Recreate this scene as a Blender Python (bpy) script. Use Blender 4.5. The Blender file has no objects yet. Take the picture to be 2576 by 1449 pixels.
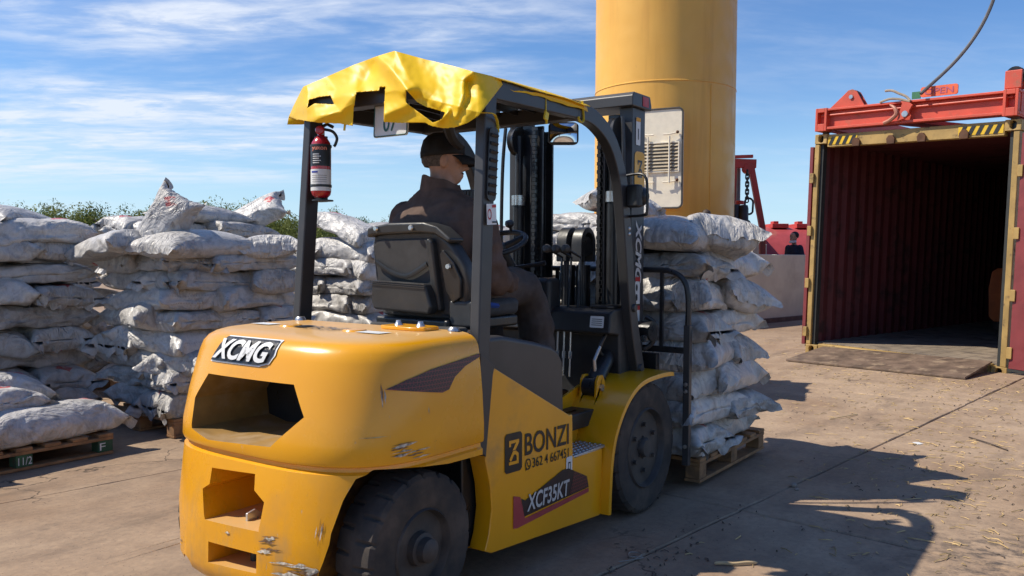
import bpy, bmesh, math, random
import numpy as np
from mathutils import Vector, Matrix, noise as mnoise
from mathutils.bvhtree import BVHTree
R = math.radians
rng = random.Random(7)
scene = bpy.context.scene
col = scene.collection

# ------------------------------------------------------------------ camera
cam_d = bpy.data.cameras.new('camera'); cam = bpy.data.objects.new('camera', cam_d); col.objects.link(cam)
cam_d.sensor_width = 36; cam_d.lens = 2137.4 / 2576 * 36; cam_d.clip_end = 6000; cam_d.clip_start = .05
CR = Vector((0.57470958, -0.81833617, 0.00590013)); CU = Vector((0.02666471, 0.02593129, 0.99930804)); CF = Vector((0.81792291, 0.57415458, -0.03672365))
M = Matrix((CR, CU, -CF)).transposed().to_4x4(); M.translation = Vector((-4.0845, -2.6337, 1.3867)); cam.matrix_world = M
scene.camera = cam

# ------------------------------------------------------------------ sky, sun, exposure
SUN_EL = R(50); SH = Vector((-.60, .80)).normalized()
TO_SUN = Vector((SH.x * math.cos(SUN_EL), SH.y * math.cos(SUN_EL), math.sin(SUN_EL)))
world = bpy.data.worlds.new('World'); scene.world = world; world.use_nodes = True
wn, wl = world.node_tree.nodes, world.node_tree.links
wn.clear()
def wnode(t, **k):
    n = wn.new(t)
    for a, b in k.items(): setattr(n, a, b)
    return n
sky = wnode('ShaderNodeTexSky', sky_type='NISHITA', sun_disc=False)
sky.sun_elevation = SUN_EL; sky.sun_rotation = math.atan2(SH.x, SH.y); sky.air_density = 1.0; sky.dust_density = .05; sky.ozone_density = 4.0; sky.altitude = 50
skys = wnode('ShaderNodeVectorMath', operation='SCALE'); skys.inputs['Scale'].default_value = .112
skyh = wnode('ShaderNodeHueSaturation'); skyh.inputs['Saturation'].default_value = 1.20; skyh.inputs['Hue'].default_value = .508; wl.new(sky.outputs[0], skyh.inputs['Color']); wl.new(skyh.outputs[0], skys.inputs[0])
geo = wnode('ShaderNodeTexCoord'); sep = wnode('ShaderNodeSeparateXYZ'); wl.new(geo.outputs['Generated'], sep.inputs[0])
CMX, CMY = 5.2, 2.2
def wmath(op, a, b=None, c=None):
    n = wnode('ShaderNodeMath', operation=op)
    for i, v in enumerate((a, b, c)):
        if v is None: continue
        if isinstance(v, (int, float)): n.inputs[i].default_value = v
        else: wl.new(v, n.inputs[i])
    return n.outputs[0]
zc = wmath('ADD', wmath('MAXIMUM', sep.outputs[2], 0.0), .10)
cx = wmath('DIVIDE', sep.outputs[0], zc); cy = wmath('DIVIDE', sep.outputs[1], zc)
# the cloud bands lie across the wind, which blows roughly along the camera's depth
wa_ = wmath('ADD', wmath('MULTIPLY', cx, .62), wmath('MULTIPLY', cy, -.785)); wb_ = wmath('ADD', wmath('MULTIPLY', cx, .785), wmath('MULTIPLY', cy, .62))
comb = wnode('ShaderNodeCombineXYZ'); wl.new(wa_, comb.inputs[0]); wl.new(wb_, comb.inputs[1])
def wcloud(scale, sc, loc, detail, rough, lo, hi, dist=.4):
    mp = wnode('ShaderNodeMapping'); mp.inputs['Scale'].default_value = sc; mp.inputs['Location'].default_value = loc
    wl.new(comb.outputs[0], mp.inputs[0])
    n = wnode('ShaderNodeTexNoise'); n.inputs['Scale'].default_value = scale; n.inputs['Detail'].default_value = detail; n.inputs['Roughness'].default_value = rough; n.inputs['Distortion'].default_value = dist
    wl.new(mp.outputs[0], n.inputs['Vector'])
    r = wnode('ShaderNodeMapRange', interpolation_type='SMOOTHSTEP'); r.inputs[1].default_value = lo; r.inputs[2].default_value = hi
    wl.new(n.outputs[0], r.inputs[0]); return r.outputs[0]
ca = wcloud(1.0, (.45, 1.5, 1), (1.3, .35, 0), 8, .58, .37, .64, .5)        # long bands
cb = wcloud(5.5, (.55, 1.1, 1), (4.1, .6, 3), 6, .62, .34, .66, .3)          # broken fleece inside them
cm = wcloud(.22, (1, 1, 1), (CMX, CMY, 7), 2, .5, .40, .60, .1)              # where there is cloud at all
dens = wmath('MULTIPLY', wmath('MULTIPLY', ca, wmath('ADD', wmath('MULTIPLY', cb, .75), .28)), wmath('ADD', wmath('MULTIPLY', cm, .95), .14))
fade = wnode('ShaderNodeMapRange'); fade.inputs[1].default_value = .0; fade.inputs[2].default_value = .09; wl.new(sep.outputs[2], fade.inputs[0])
dens = wmath('MINIMUM', wmath('MULTIPLY', dens, fade.outputs[0]), .9)
hzr = wnode('ShaderNodeMapRange', interpolation_type='SMOOTHSTEP'); hzr.inputs[1].default_value = .0; hzr.inputs[2].default_value = .20; hzr.inputs[3].default_value = .68; hzr.inputs[4].default_value = 0; wl.new(sep.outputs[2], hzr.inputs[0])
hzm = wnode('ShaderNodeMix', data_type='RGBA'); wl.new(hzr.outputs[0], hzm.inputs[0]); wl.new(skys.outputs[0], hzm.inputs[6]); hzm.inputs[7].default_value = (.36, .57, .78, 1)
mixc = wnode('ShaderNodeMix', data_type='RGBA'); wl.new(dens, mixc.inputs[0]); wl.new(hzm.outputs[2], mixc.inputs[6]); mixc.inputs[7].default_value = (.66, .71, .80, 1)
bg = wnode('ShaderNodeBackground'); bg.inputs['Strength'].default_value = 1.0   # the sky texture itself is scaled to 0.092 above
wl.new(mixc.outputs[2], bg.inputs[0]); out = wnode('ShaderNodeOutputWorld'); wl.new(bg.outputs[0], out.inputs[0])

sd = bpy.data.lights.new('sun', 'SUN'); sun = bpy.data.objects.new('sun', sd); col.objects.link(sun)
sd.energy = 4.4; sd.angle = R(.55); sd.color = (1.0, .92, .79)
sun.rotation_euler = TO_SUN.to_track_quat('Z', 'Y').to_euler()
scene.view_settings.view_transform = 'Standard'; scene.view_settings.look = 'None'; scene.view_settings.exposure = 0.37; scene.view_settings.gamma = 1
scene.view_settings.use_curve_mapping = False
scene.cycles.max_bounces = 6; scene.cycles.use_adaptive_sampling = True; scene.cycles.adaptive_threshold = .02; scene.cycles.caustics_reflective = False; scene.cycles.caustics_refractive = False

# ------------------------------------------------------------------ helpers
def tag(o, label=None, cat=None, group=None, kind=None):
    if label: o['label'] = label
    if cat: o['category'] = cat
    if group: o['group'] = group
    if kind: o['kind'] = kind
    return o
def empty(name, loc=(0, 0, 0), rz=0, parent=None):
    o = bpy.data.objects.new(name, None); o.empty_display_size = .1; col.objects.link(o); o.location = loc; o.rotation_euler = (0, 0, rz)
    if parent: o.parent = parent
    return o
def link(name, me, parent=None):
    o = bpy.data.objects.new(name, me); col.objects.link(o)
    if parent: o.parent = parent
    return o
def copy_tree(o, parent=None):
    c = o.copy(); col.objects.link(c); c.parent = parent
    for ch in list(o.children): copy_tree(ch, c)
    return c
def V(*a): return Vector(a)

class MB:
    def __init__(s): s.v = []; s.f = []; s.uv = None
    def add(s, vs, fs):
        b = len(s.v); s.v += [tuple(v) for v in vs]; s.f += [tuple(b + i for i in f) for f in fs]; return s
    def box(s, x0, x1, y0, y1, z0, z1):
        return s.add([(x, y, z) for x in (x0, x1) for y in (y0, y1) for z in (z0, z1)], [(0, 1, 3, 2), (4, 6, 7, 5), (0, 4, 5, 1), (2, 3, 7, 6), (0, 2, 6, 4), (1, 5, 7, 3)])
    def obox(s, c, size, rot=(0, 0, 0)):
        from mathutils import Euler
        m = Euler(rot).to_matrix(); c = Vector(c); a, b, d = [q / 2 for q in size]
        return s.add([c + m @ Vector((x, y, z)) for x in (-a, a) for y in (-b, b) for z in (-d, d)], [(0, 1, 3, 2), (4, 6, 7, 5), (0, 4, 5, 1), (2, 3, 7, 6), (0, 2, 6, 4), (1, 5, 7, 3)])
    def prism(s, poly, axis, a, b):
        n = len(poly)
        def p(q, t):
            return {'x': (t, q[0], q[1]), 'y': (q[0], t, q[1]), 'z': (q[0], q[1], t)}[axis]
        return s.add([p(q, a) for q in poly] + [p(q, b) for q in poly], [tuple(range(n)), tuple(range(2 * n - 1, n - 1, -1))] + [(i, n + i, n + (i + 1) % n, (i + 1) % n) for i in range(n)])
    def loft(s, rings, closed=True, caps=True):
        n = len(rings[0]); vs = [v for r in rings for v in r]; fs = []
        for k in range(len(rings) - 1):
            for i in range(n if closed else n - 1):
                j = (i + 1) % n; fs.append((k * n + i, k * n + j, (k + 1) * n + j, (k + 1) * n + i))
        if caps: fs += [tuple(range(n - 1, -1, -1)), tuple(range((len(rings) - 1) * n, len(rings) * n))]
        return s.add(vs, fs)
    def tube(s, pts, r, n=8, caps=True, closed=False, flat=1.0, up=None):
        pts = [Vector(p) for p in pts]; m = len(pts)
        rr = r if isinstance(r, (list, tuple)) else [r] * m
        rings = []; nrm = None
        for i, p in enumerate(pts):
            if closed: t = (pts[(i + 1) % m] - pts[i - 1])
            else: t = pts[min(i + 1, m - 1)] - pts[max(i - 1, 0)]
            t.normalize()
            if nrm is None:
                nrm = Vector(up) if up else (Vector((0, 0, 1)) if abs(t.z) < .9 else Vector((1, 0, 0)))
            nrm = (nrm - t * nrm.dot(t))
            if nrm.length < 1e-4: nrm = t.orthogonal()
            nrm.normalize(); b = t.cross(nrm)
            rings.append([p + nrm * math.cos(2 * math.pi * k / n) * rr[i] * flat + b * math.sin(2 * math.pi * k / n) * rr[i] for k in range(n)])
        if closed: rings.append(rings[0]); caps = False
        return s.loft(rings, True, caps)
    def cyl(s, p0, p1, r0, r1=None, n=20): return s.tube([p0, p1], [r0, r0 if r1 is None else r1], n)
    def bar(s, pts, w, h, side):
        """rectangular section swept along pts; side = direction of the width"""
        pts = [Vector(p) for p in pts]; side = Vector(side).normalized(); rings = []
        for i, p in enumerate(pts):
            t = (pts[min(i + 1, len(pts) - 1)] - pts[max(i - 1, 0)]).normalized(); sd_ = (side - t * side.dot(t)).normalized(); nn = t.cross(sd_)
            rings.append([p + sd_ * a * w / 2 + nn * b * h / 2 for a, b in ((-1, -1), (1, -1), (1, 1), (-1, 1))])
        return s.loft(rings)
    def lathe(s, prof, o, ax, n=32, closed_prof=False, fn=None):
        """prof: list of (radius, along axis)"""
        ax = Vector(ax).normalized(); o = Vector(o); a = ax.orthogonal().normalized()
        if abs(ax.z) < .5: a = Vector((0, 0, 1)); a = (a - ax * a.dot(ax)).normalized()
        b = ax.cross(a); m = len(prof); vs = []; fs = []
        for k in range(n):
            th = 2 * math.pi * k / n
            for i, (r, h) in enumerate(prof):
                q = fn(k, i, r, h) if fn else (r, h)
                vs.append(o + ax * q[1] + (a * math.cos(th) + b * math.sin(th)) * q[0])
        for k in range(n):
            k2 = (k + 1) % n
            for i in range(m if closed_prof else m - 1):
                j = (i + 1) % m; fs.append((k * m + i, k * m + j, k2 * m + j, k2 * m + i))
        if not closed_prof:
            if prof[0][0] > 1e-5: fs.append(tuple(k * m for k in range(n)))
            if prof[-1][0] > 1e-5: fs.append(tuple(k * m + m - 1 for k in range(n - 1, -1, -1)))
        return s.add(vs, fs)
    def grid(s, P):
        nu, nv = len(P), len(P[0])
        return s.add([q for row in P for q in row], [(i * nv + j, (i + 1) * nv + j, (i + 1) * nv + j + 1, i * nv + j + 1) for i in range(nu - 1) for j in range(nv - 1)])
    def ball(s, c, r, n=10, m=6):
        rx, ry, rz = r if isinstance(r, (tuple, list)) else (r, r, r); c = Vector(c); vs = [c + Vector((0, 0, rz))]; fs = []
        for i in range(1, m):
            a = math.pi * i / m
            vs += [c + Vector((rx * math.sin(a) * math.cos(2 * math.pi * k / n), ry * math.sin(a) * math.sin(2 * math.pi * k / n), rz * math.cos(a))) for k in range(n)]
        vs.append(c - Vector((0, 0, rz))); L = len(vs) - 1
        for k in range(n): fs.append((0, 1 + k, 1 + (k + 1) % n)); fs.append((L, 1 + (m - 2) * n + (k + 1) % n, 1 + (m - 2) * n + k))
        for i in range(m - 2):
            for k in range(n): fs.append((1 + i * n + k, 1 + (i + 1) * n + k, 1 + (i + 1) * n + (k + 1) % n, 1 + i * n + (k + 1) % n))
        return s.add(vs, fs)
    def mesh(s, name, mat=None, smooth=32, weld=True):
        me = bpy.data.meshes.new(name); me.from_pydata(s.v, [], s.f)
        bm = bmesh.new(); bm.from_mesh(me)
        if weld: bmesh.ops.remove_doubles(bm, verts=bm.verts, dist=1e-5)
        bmesh.ops.recalc_face_normals(bm, faces=bm.faces); bm.to_mesh(me); bm.free()
        if smooth:
            me.shade_smooth(); me.set_sharp_from_angle(angle=R(smooth))
        if mat: me.materials.append(mat)
        return me
    def build(s, name, mat=None, parent=None, bevel=0, smooth=32, seg=2, weld=True):
        o = link(name, s.mesh(name, mat, smooth, weld), parent)
        if bevel:
            b = o.modifiers.new('bevel', 'BEVEL'); b.width = bevel; b.segments = seg; b.limit_method = 'ANGLE'; b.angle_limit = R(35); b.harden_normals = True
        return o
def B(name, mat, parent, *box, bevel=.004): return MB().box(*box).build(name, mat, parent, bevel)
BAKE = bpy.data.scenes.new('bake')   # a scratch scene, so that baking does not re-evaluate the whole place
def bake(o):
    """apply the modifiers of o"""
    extra = [m.object for m in o.modifiers if m.type == 'BOOLEAN']; par = o.parent
    for q in [o] + extra: BAKE.collection.objects.link(q)
    if par: BAKE.collection.objects.link(par)
    vl = BAKE.view_layers[0]; vl.update(); dg = vl.depsgraph; dg.update()
    me = bpy.data.meshes.new_from_object(o.evaluated_get(dg)); o.modifiers.clear(); o.data = me
    for q in [o] + extra + ([par] if par else []): BAKE.collection.objects.unlink(q)
    return o
def catmull(pts, n):
    pts = [Vector(p) for p in pts]; outp = []
    for i in range(len(pts) - 1):
        p0, p1, p2, p3 = pts[max(i - 1, 0)], pts[i], pts[i + 1], pts[min(i + 2, len(pts) - 1)]
        for k in range(n):
            t = k / n; outp.append(.5 * ((2 * p1) + (p2 - p0) * t + (2 * p0 - 5 * p1 + 4 * p2 - p3) * t * t + (3 * p1 - p0 - 3 * p2 + p3) * t ** 3))
    outp.append(pts[-1]); return outp

# ------------------------------------------------------------------ materials
class NT:
    def __init__(s, name):
        s.m = bpy.data.materials.new(name); s.m.use_nodes = True; s.n = s.m.node_tree.nodes; s.l = s.m.node_tree.links
        s.p = s.n['Principled BSDF']; s.tc = s.n.new('ShaderNodeTexCoord')
    def node(s, t, **k):
        n = s.n.new(t)
        for a, b in k.items(): setattr(n, a, b)
        return n
    def set(s, i, v):
        if hasattr(v, 'links') or hasattr(v, 'is_linked'): s.l.new(v, i)
        else: i.default_value = v
    def noise(s, scale, detail=4, rough=.55, vec=None, sc=None, dist=0, loc=(0, 0, 0)):
        n = s.node('ShaderNodeTexNoise'); n.inputs['Scale'].default_value = scale; n.inputs['Detail'].default_value = detail; n.inputs['Roughness'].default_value = rough; n.inputs['Distortion'].default_value = dist
        v = vec or s.tc.outputs['Object']
        if sc or loc != (0, 0, 0):
            mp = s.node('ShaderNodeMapping'); mp.inputs['Scale'].default_value = sc or (1, 1, 1); mp.inputs['Location'].default_value = loc; s.l.new(v, mp.inputs[0]); v = mp.outputs[0]
        s.l.new(v, n.inputs['Vector']); return n.outputs[0]
    def ramp(s, v, lo, hi, a=0., b=1., smooth=True):
        r = s.node('ShaderNodeMapRange', interpolation_type='SMOOTHSTEP' if smooth else 'LINEAR'); r.inputs[1].default_value = lo; r.inputs[2].default_value = hi; r.inputs[3].default_value = a; r.inputs[4].default_value = b
        s.l.new(v, r.inputs[0]); return r.outputs[0]
    def math(s, op, a, b=0., c=0.):
        n = s.node('ShaderNodeMath', operation=op); s.set(n.inputs[0], a); s.set(n.inputs[1], b); s.set(n.inputs[2], c); return n.outputs[0]
    def mix(s, f, a, b):
        n = s.node('ShaderNodeMix', data_type='RGBA'); s.set(n.inputs[0], f); s.set(n.inputs[6], a if not isinstance(a, tuple) else (*a[:3], 1)); s.set(n.inputs[7], b if not isinstance(b, tuple) else (*b[:3], 1)); return n.outputs[2]
    def bump(s, h, strength, dist=.01, prev=None):
        b = s.node('ShaderNodeBump'); b.inputs['Strength'].default_value = strength; b.inputs['Distance'].default_value = dist; s.l.new(h, b.inputs['Height'])
        if prev: s.l.new(prev, b.inputs['Normal'])
        s.l.new(b.outputs[0], s.p.inputs['Normal']); return b.outputs[0]
def pm(name, c, rough=.5, metal=0, var=.12, vs=6, bump=0, bs=60, dirt=None, dirt_s=5, dirt_lo=.5, dirt_hi=.7, coat=0, rvar=.1, spec=.5):
    t = NT(name); n1 = t.noise(vs, 5)
    base = t.mix(t.ramp(n1, .3, .7), tuple(q * (1 - var) for q in c), tuple(min(1, q * (1 + var)) for q in c))
    if dirt:
        d = t.ramp(t.noise(dirt_s, 7, .62, loc=(3.1, 1.7, .4)), dirt_lo, dirt_hi); base = t.mix(d, base, dirt)
        t.set(t.p.inputs['Roughness'], t.math('MULTIPLY_ADD', d, .3, rough))
    else: t.set(t.p.inputs['Roughness'], t.ramp(t.noise(vs * 3, 4), .3, .7, max(0.03, rough - rvar), min(1, rough + rvar)))
    t.l.new(base, t.p.inputs['Base Color']); t.p.inputs['Metallic'].default_value = metal; t.p.inputs['Specular IOR Level'].default_value = spec
    if coat: t.p.inputs['Coat Weight'].default_value = coat; t.p.inputs['Coat Roughness'].default_value = .12
    if bump: t.bump(t.noise(bs, 4), bump, .004)
    return t.m
DUST = (.30, .22, .15)
YEL = pm('truck_yellow', (.76, .335, .005), .30, var=.05, vs=3, dirt=(.40, .22, .06), dirt_s=2.3, dirt_lo=.56, dirt_hi=.82, coat=.35, bump=.02, bs=220)
BLACKP = pm('black_plastic', (.021, .021, .022), .45, var=.3, bump=.08, bs=300)
BLACKM = pm('black_steel', (.016, .016, .017), .36, var=.3)
GREYP = pm('grey_paint', (.040, .039, .040), .42, var=.12, dirt=(.09, .08, .07), dirt_s=4, dirt_lo=.6, dirt_hi=.85)
GREYH = pm('grey_plastic', (.050, .045, .043), .42, var=.12, dirt=(.12, .10, .085), dirt_s=3, dirt_lo=.6, dirt_hi=.9)
STEEL = pm('bare_steel', (.55, .54, .52), .32, metal=.9, var=.15)
ALU = pm('aluminium', (.5, .5, .5), .4, metal=.8, var=.2)
RUBBER = pm('tyre_rubber', (.024, .022, .021), .82, var=.2, dirt=(.090, .070, .055), dirt_s=5, dirt_lo=.36, dirt_hi=.70, bump=.1, bs=150)
RIM = pm('rim_paint', (.036, .032, .030), .6, var=.2, dirt=(.11, .088, .07), dirt_s=6, dirt_lo=.4, dirt_hi=.75)
WHITE = pm('white_sticker', (.68, .68, .66), .45, var=.06)
INK = pm('black_print', (.012, .012, .013), .4, var=.1)
REDP = pm('red_print', (.45, .02, .02), .45, var=.1)
# ------------------------------------------------------------------ ground
def concrete():
    t = NT('dusty_concrete'); P = t.tc.outputs['Object']
    info = t.node('ShaderNodeObjectInfo')
    big = t.ramp(t.noise(.55, 6, .6, dist=.6), .35, .68); mid = t.ramp(t.noise(3.2, 7, .62, loc=(5, 1, 0)), .36, .70); fine = t.ramp(t.noise(26, 5, .7), .3, .72)
    drag = t.ramp(t.noise(2.2, 6, .65, sc=(.35, 1.8, 1), dist=.8, loc=(0, 7, 0)), .42, .75)
    c = t.mix(big, (.290, .192, .120), (.430, .312, .210)); c = t.mix(t.math('MULTIPLY', mid, .6), c, (.215, .150, .105)); c = t.mix(t.math('MULTIPLY', drag, .5), c, (.44, .32, .215))
    c = t.mix(t.math('MULTIPLY', fine, .35), c, (.13, .10, .08))
    # loose straw dust towards the container, and a sooty charcoal smudge, each with a shape of its own
    s = t.ramp(t.noise(7, 8, .72, loc=(9, 3, 2)), .56, .70); sm = t.ramp(t.noise(.45, 3, .5, loc=(2.2, 0, 4)), .46, .62)
    c = t.mix(t.math('MULTIPLY', t.math('MULTIPLY', s, sm), .6), c, (.50, .36, .20))
    vd = t.node('ShaderNodeVectorMath', operation='DISTANCE'); t.l.new(P, vd.inputs[0]); vd.inputs[1].default_value = (.35, -2.45, 0)
    sp = t.math('MULTIPLY', t.ramp(vd.outputs['Value'], .2, .85, 1, 0), t.ramp(t.noise(11, 7, .75, sc=(1, .6, 1)), .42, .62))
    c = t.mix(t.math('MULTIPLY', sp, .85), c, (.045, .042, .042))
    sxyz = t.node('ShaderNodeSeparateXYZ'); t.l.new(P, sxyz.inputs[0]); wob = t.math('MULTIPLY_ADD', t.noise(.35, 2), .9, sxyz.outputs[1])
    trk = None
    for yc in (-2.35, -1.30, .15, 1.75, 2.75):
        q = t.ramp(t.math('ABSOLUTE', t.math('SUBTRACT', t.math('MULTIPLY_ADD', sxyz.outputs[0], .12, wob), yc)), .07, .13, 1, 0); trk = q if trk is None else t.math('MAXIMUM', trk, q)
    c = t.mix(t.math('MULTIPLY', t.math('MULTIPLY', trk, t.ramp(t.noise(5, 6, .7, sc=(.4, 1, 1)), .40, .70)), .42), c, (.10, .078, .062))
    oil = t.ramp(t.noise(1.3, 4, .6, loc=(6.3, 2.2, 0)), .66, .74); c = t.mix(t.math('MULTIPLY', oil, .5), c, (.085, .066, .054))
    crk = t.node('ShaderNodeTexVoronoi', feature='DISTANCE_TO_EDGE'); crk.inputs['Scale'].default_value = .55; dv = t.node('ShaderNodeVectorMath', operation='ADD'); nz = t.node('ShaderNodeTexNoise'); nz.inputs['Scale'].default_value = 2.2; nz.inputs['Detail'].default_value = 6; t.l.new(P, nz.inputs['Vector']); t.l.new(P, dv.inputs[0]); t.l.new(nz.outputs['Color'], dv.inputs[1]); t.l.new(dv.outputs[0], crk.inputs['Vector'])
    c = t.mix(t.math('MULTIPLY', t.math('MULTIPLY', t.ramp(crk.outputs['Distance'], .002, .007, 1, 0), t.ramp(t.noise(.8, 3, loc=(1, 9, 0)), .50, .60)), .8), c, (.06, .045, .035))
    speck = t.node('ShaderNodeTexVoronoi'); speck.inputs['Scale'].default_value = 34; t.l.new(P, speck.inputs['Vector'])
    c = t.mix(t.math('MULTIPLY', t.ramp(speck.outputs['Distance'], .06, .15, 1, 0), .7), c, (.09, .065, .05))
    mulr = t.node('ShaderNodeHueSaturation'); t.l.new(c, mulr.inputs['Color']); t.l.new(t.ramp(info.outputs['Random'], 0, 1, .93, 1.06, False), mulr.inputs['Value'])
    t.l.new(mulr.outputs[0], t.p.inputs['Base Color']); t.p.inputs['Roughness'].default_value = .88; t.p.inputs['Specular IOR Level'].default_value = .25
    b = t.bump(t.noise(14, 8, .7), .35, .012); t.bump(t.noise(120, 4, .7), .3, .003, b)
    return t.m
CONC = concrete()
DIRT = pm('joint_dirt', (.085, .060, .042), .95, var=.4, vs=20, bump=.5, bs=40)
g = MB().box(-300, 900, -600, 600, -.5, -.022).build('ground', DIRT); tag(g, kind='structure')
PH = R(-6.8); gu = Vector((math.cos(PH), math.sin(PH))); gv = Vector((-math.sin(PH), math.cos(PH)))
def jit(a, b, fixed, which, amp, seed):
    """a ragged joint edge between two corners in slab coordinates"""
    n = 22 if abs(b - a) > 0 else 1; outp = []
    for k in range(n):
        s = a + (b - a) * k / n; d = amp * mnoise.noise(V(s * 3.1, fixed * 7.7, seed)) + amp * .6 * mnoise.noise(V(s * 11, fixed * 3.1, seed + 5))
        outp.append((s, fixed + d) if which == 'u' else (fixed + d, s))
    return outp
USP, VSP = 4.6, 3.08
for iu in range(-3, 9):
    for iv in range(-4, 10):
        u0, u1 = .55 + iu * USP, .55 + (iu + 1) * USP; v0, v1 = -.95 + iv * VSP, -.95 + (iv + 1) * VSP; e = .007
        ring = jit(u0, u1, v0 + e, 'u', .010, 1) + jit(v0, v1, u1 - e, 'v', .008, 2) + jit(u1, u0, v1 - e, 'u', .010, 3) + jit(v1, v0, u0 + e, 'v', .008, 4)
        dz = rng.uniform(-.004, .004); W2 = [(gu * a + gv * b) for a, b in ring]
        cxy = gu * (u0 + u1) / 2 + gv * (v0 + v1) / 2
        inner = [(q.x + (cxy.x - q.x) * .004, q.y + (cxy.y - q.y) * .004, dz) for q in W2]
        MB().loft([[(q.x, q.y, -.05) for q in W2], [(q.x, q.y, dz - .008) for q in W2], inner]).build('concrete_slab', CONC, g, smooth=20)
far = MB().box(-60, 700, 26, 500, -.4, -.012).box(41, 700, -400, 26, -.4, -.012).build('yard', CONC, None); tag(far, kind='structure')

# straw, chips and pebbles lying on the slabs
STRAW = pm('straw', (.42, .29, .13), .8, var=.45, vs=9)
CHIP = pm('dark_chips', (.08, .058, .045), .85, var=.4, vs=9)
def litter(name, mat, n, lab, cat, spots, lmin, lmax, w):
    m = MB()
    for k in range(n):
        cx_, cy_, sx, sy = rng.choice(spots); x = rng.gauss(cx_, sx); y = rng.gauss(cy_, sy); a = rng.uniform(0, math.pi); l = rng.uniform(lmin, lmax) * rng.uniform(.4, 1); ww = w * rng.uniform(.5, 1.4); z = .003
        d = V(math.cos(a), math.sin(a), 0); n_ = V(-d.y, d.x, 0); c0 = V(x, y, z); bend = n_ * rng.uniform(-.2, .2) * l; lift = V(0, 0, rng.uniform(.001, .006))
        pts = [c0 - d * l / 2, c0 + bend + lift, c0 + d * l / 2]
        m.add([pts[0] - n_ * ww, pts[0] + n_ * ww, pts[1] + n_ * ww, pts[1] - n_ * ww, pts[2] + n_ * ww, pts[2] - n_ * ww, pts[0] + lift * .7, pts[1] + lift * .9, pts[2] + lift * .7], [(0, 1, 2, 3), (3, 2, 4, 5), (0, 6, 7, 3), (1, 6, 7, 2), (3, 7, 8, 5), (2, 7, 8, 4)])
    o = m.build(name, mat, None, smooth=0, weld=False); tag(o, lab, cat, kind='stuff')
litter('straw', STRAW, 1500, 'loose straw scattered on the concrete towards the container', 'straw', [(6.2, -1.9, .7, .8), (4.5, -1.2, 1.3, .8), (6.6, -.4, .5, .9), (3.0, -1.9, 1.2, .5), (8.5, 2.2, 1.5, .8), (1.3, -2.0, 1.0, .35)], .03, .13, .0028)
litter('debris', CHIP, 360, 'dark chips and twigs scattered over the concrete', 'debris', [(4.5, -1.3, 1.5, 1.0), (1.5, -1.8, 1.2, .5), (-.7, -1.0, .5, .12), (6, -1, 1, 1), (3, -1.5, 2, .7)], .008, .045, .0035)
PEB = pm('pebble', (.25, .20, .16), .9, var=.3)
for i, (x, y, r) in enumerate(((1.09, -1.10, .022), (1.02, -1.14, .014))):
    m = MB().ball((x, y, r * .5), (r * 1.2, r, r * .7), 8, 5); o = m.build('pebble', PEB); tag(o, ('larger' if i == 0 else 'smaller') + ' of two pebbles beside the slab joint in the forklift shadow', 'pebble', 'pebbles by the joint')
PAPER = pm('paper_scrap', (.7, .7, .68), .7)
tag(MB().add([(2.80, -1.50, .004), (2.87, -1.53, .004), (2.89, -1.49, .006), (2.83, -1.46, .014), (2.85, -1.50, .016)], [(0, 1, 4), (1, 2, 4), (2, 3, 4), (3, 0, 4)]).build('paper_scrap', PAPER), 'small white crumpled paper scrap on the sunlit concrete', 'litter')
TWIG = pm('pale_husk', (.45, .33, .18), .8)
tag(MB().tube(catmull([(-.45, -1.21, .008), (-.43, -1.245, .011), (-.41, -1.285, .010), (-.37, -1.325, .012), (-.33, -1.365, .008)], 4), [.004] + [.008] * 15 + [.004], 6).build('husk', TWIG), 'pale dried corn husk lying in the lit gap of the shadow', 'husk')
tag(MB().tube(catmull([(-.62, -.90, .012), (-.58, -.91, .02), (-.55, -.87, .015), (-.58, -.85, .02), (-.62, -.87, .018), (-.58, -.92, .01), (-.69, -.85, .008)], 4), .0025, 4).build('wire_scrap', pm('wire', (.25, .22, .19), .6)), 'tangled scrap of thin wire on the slab joint near the front', 'wire')

for k, (lab, pts) in enumerate((('thin brown twig on the sunlit concrete right of the joint', [(3.32, -1.78, .008), (3.15, -1.93, .012), (2.98, -2.07, .007)]), ('straight dry stalk on the concrete before the container', [(3.44, -.70, .008), (3.6, -.78, .014), (3.82, -.84, .008)]))): tag(MB().tube(catmull(pts, 4), [.005] * 9, 5).build('twig', CHIP if k == 0 else TWIG), lab, 'twig')

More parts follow.
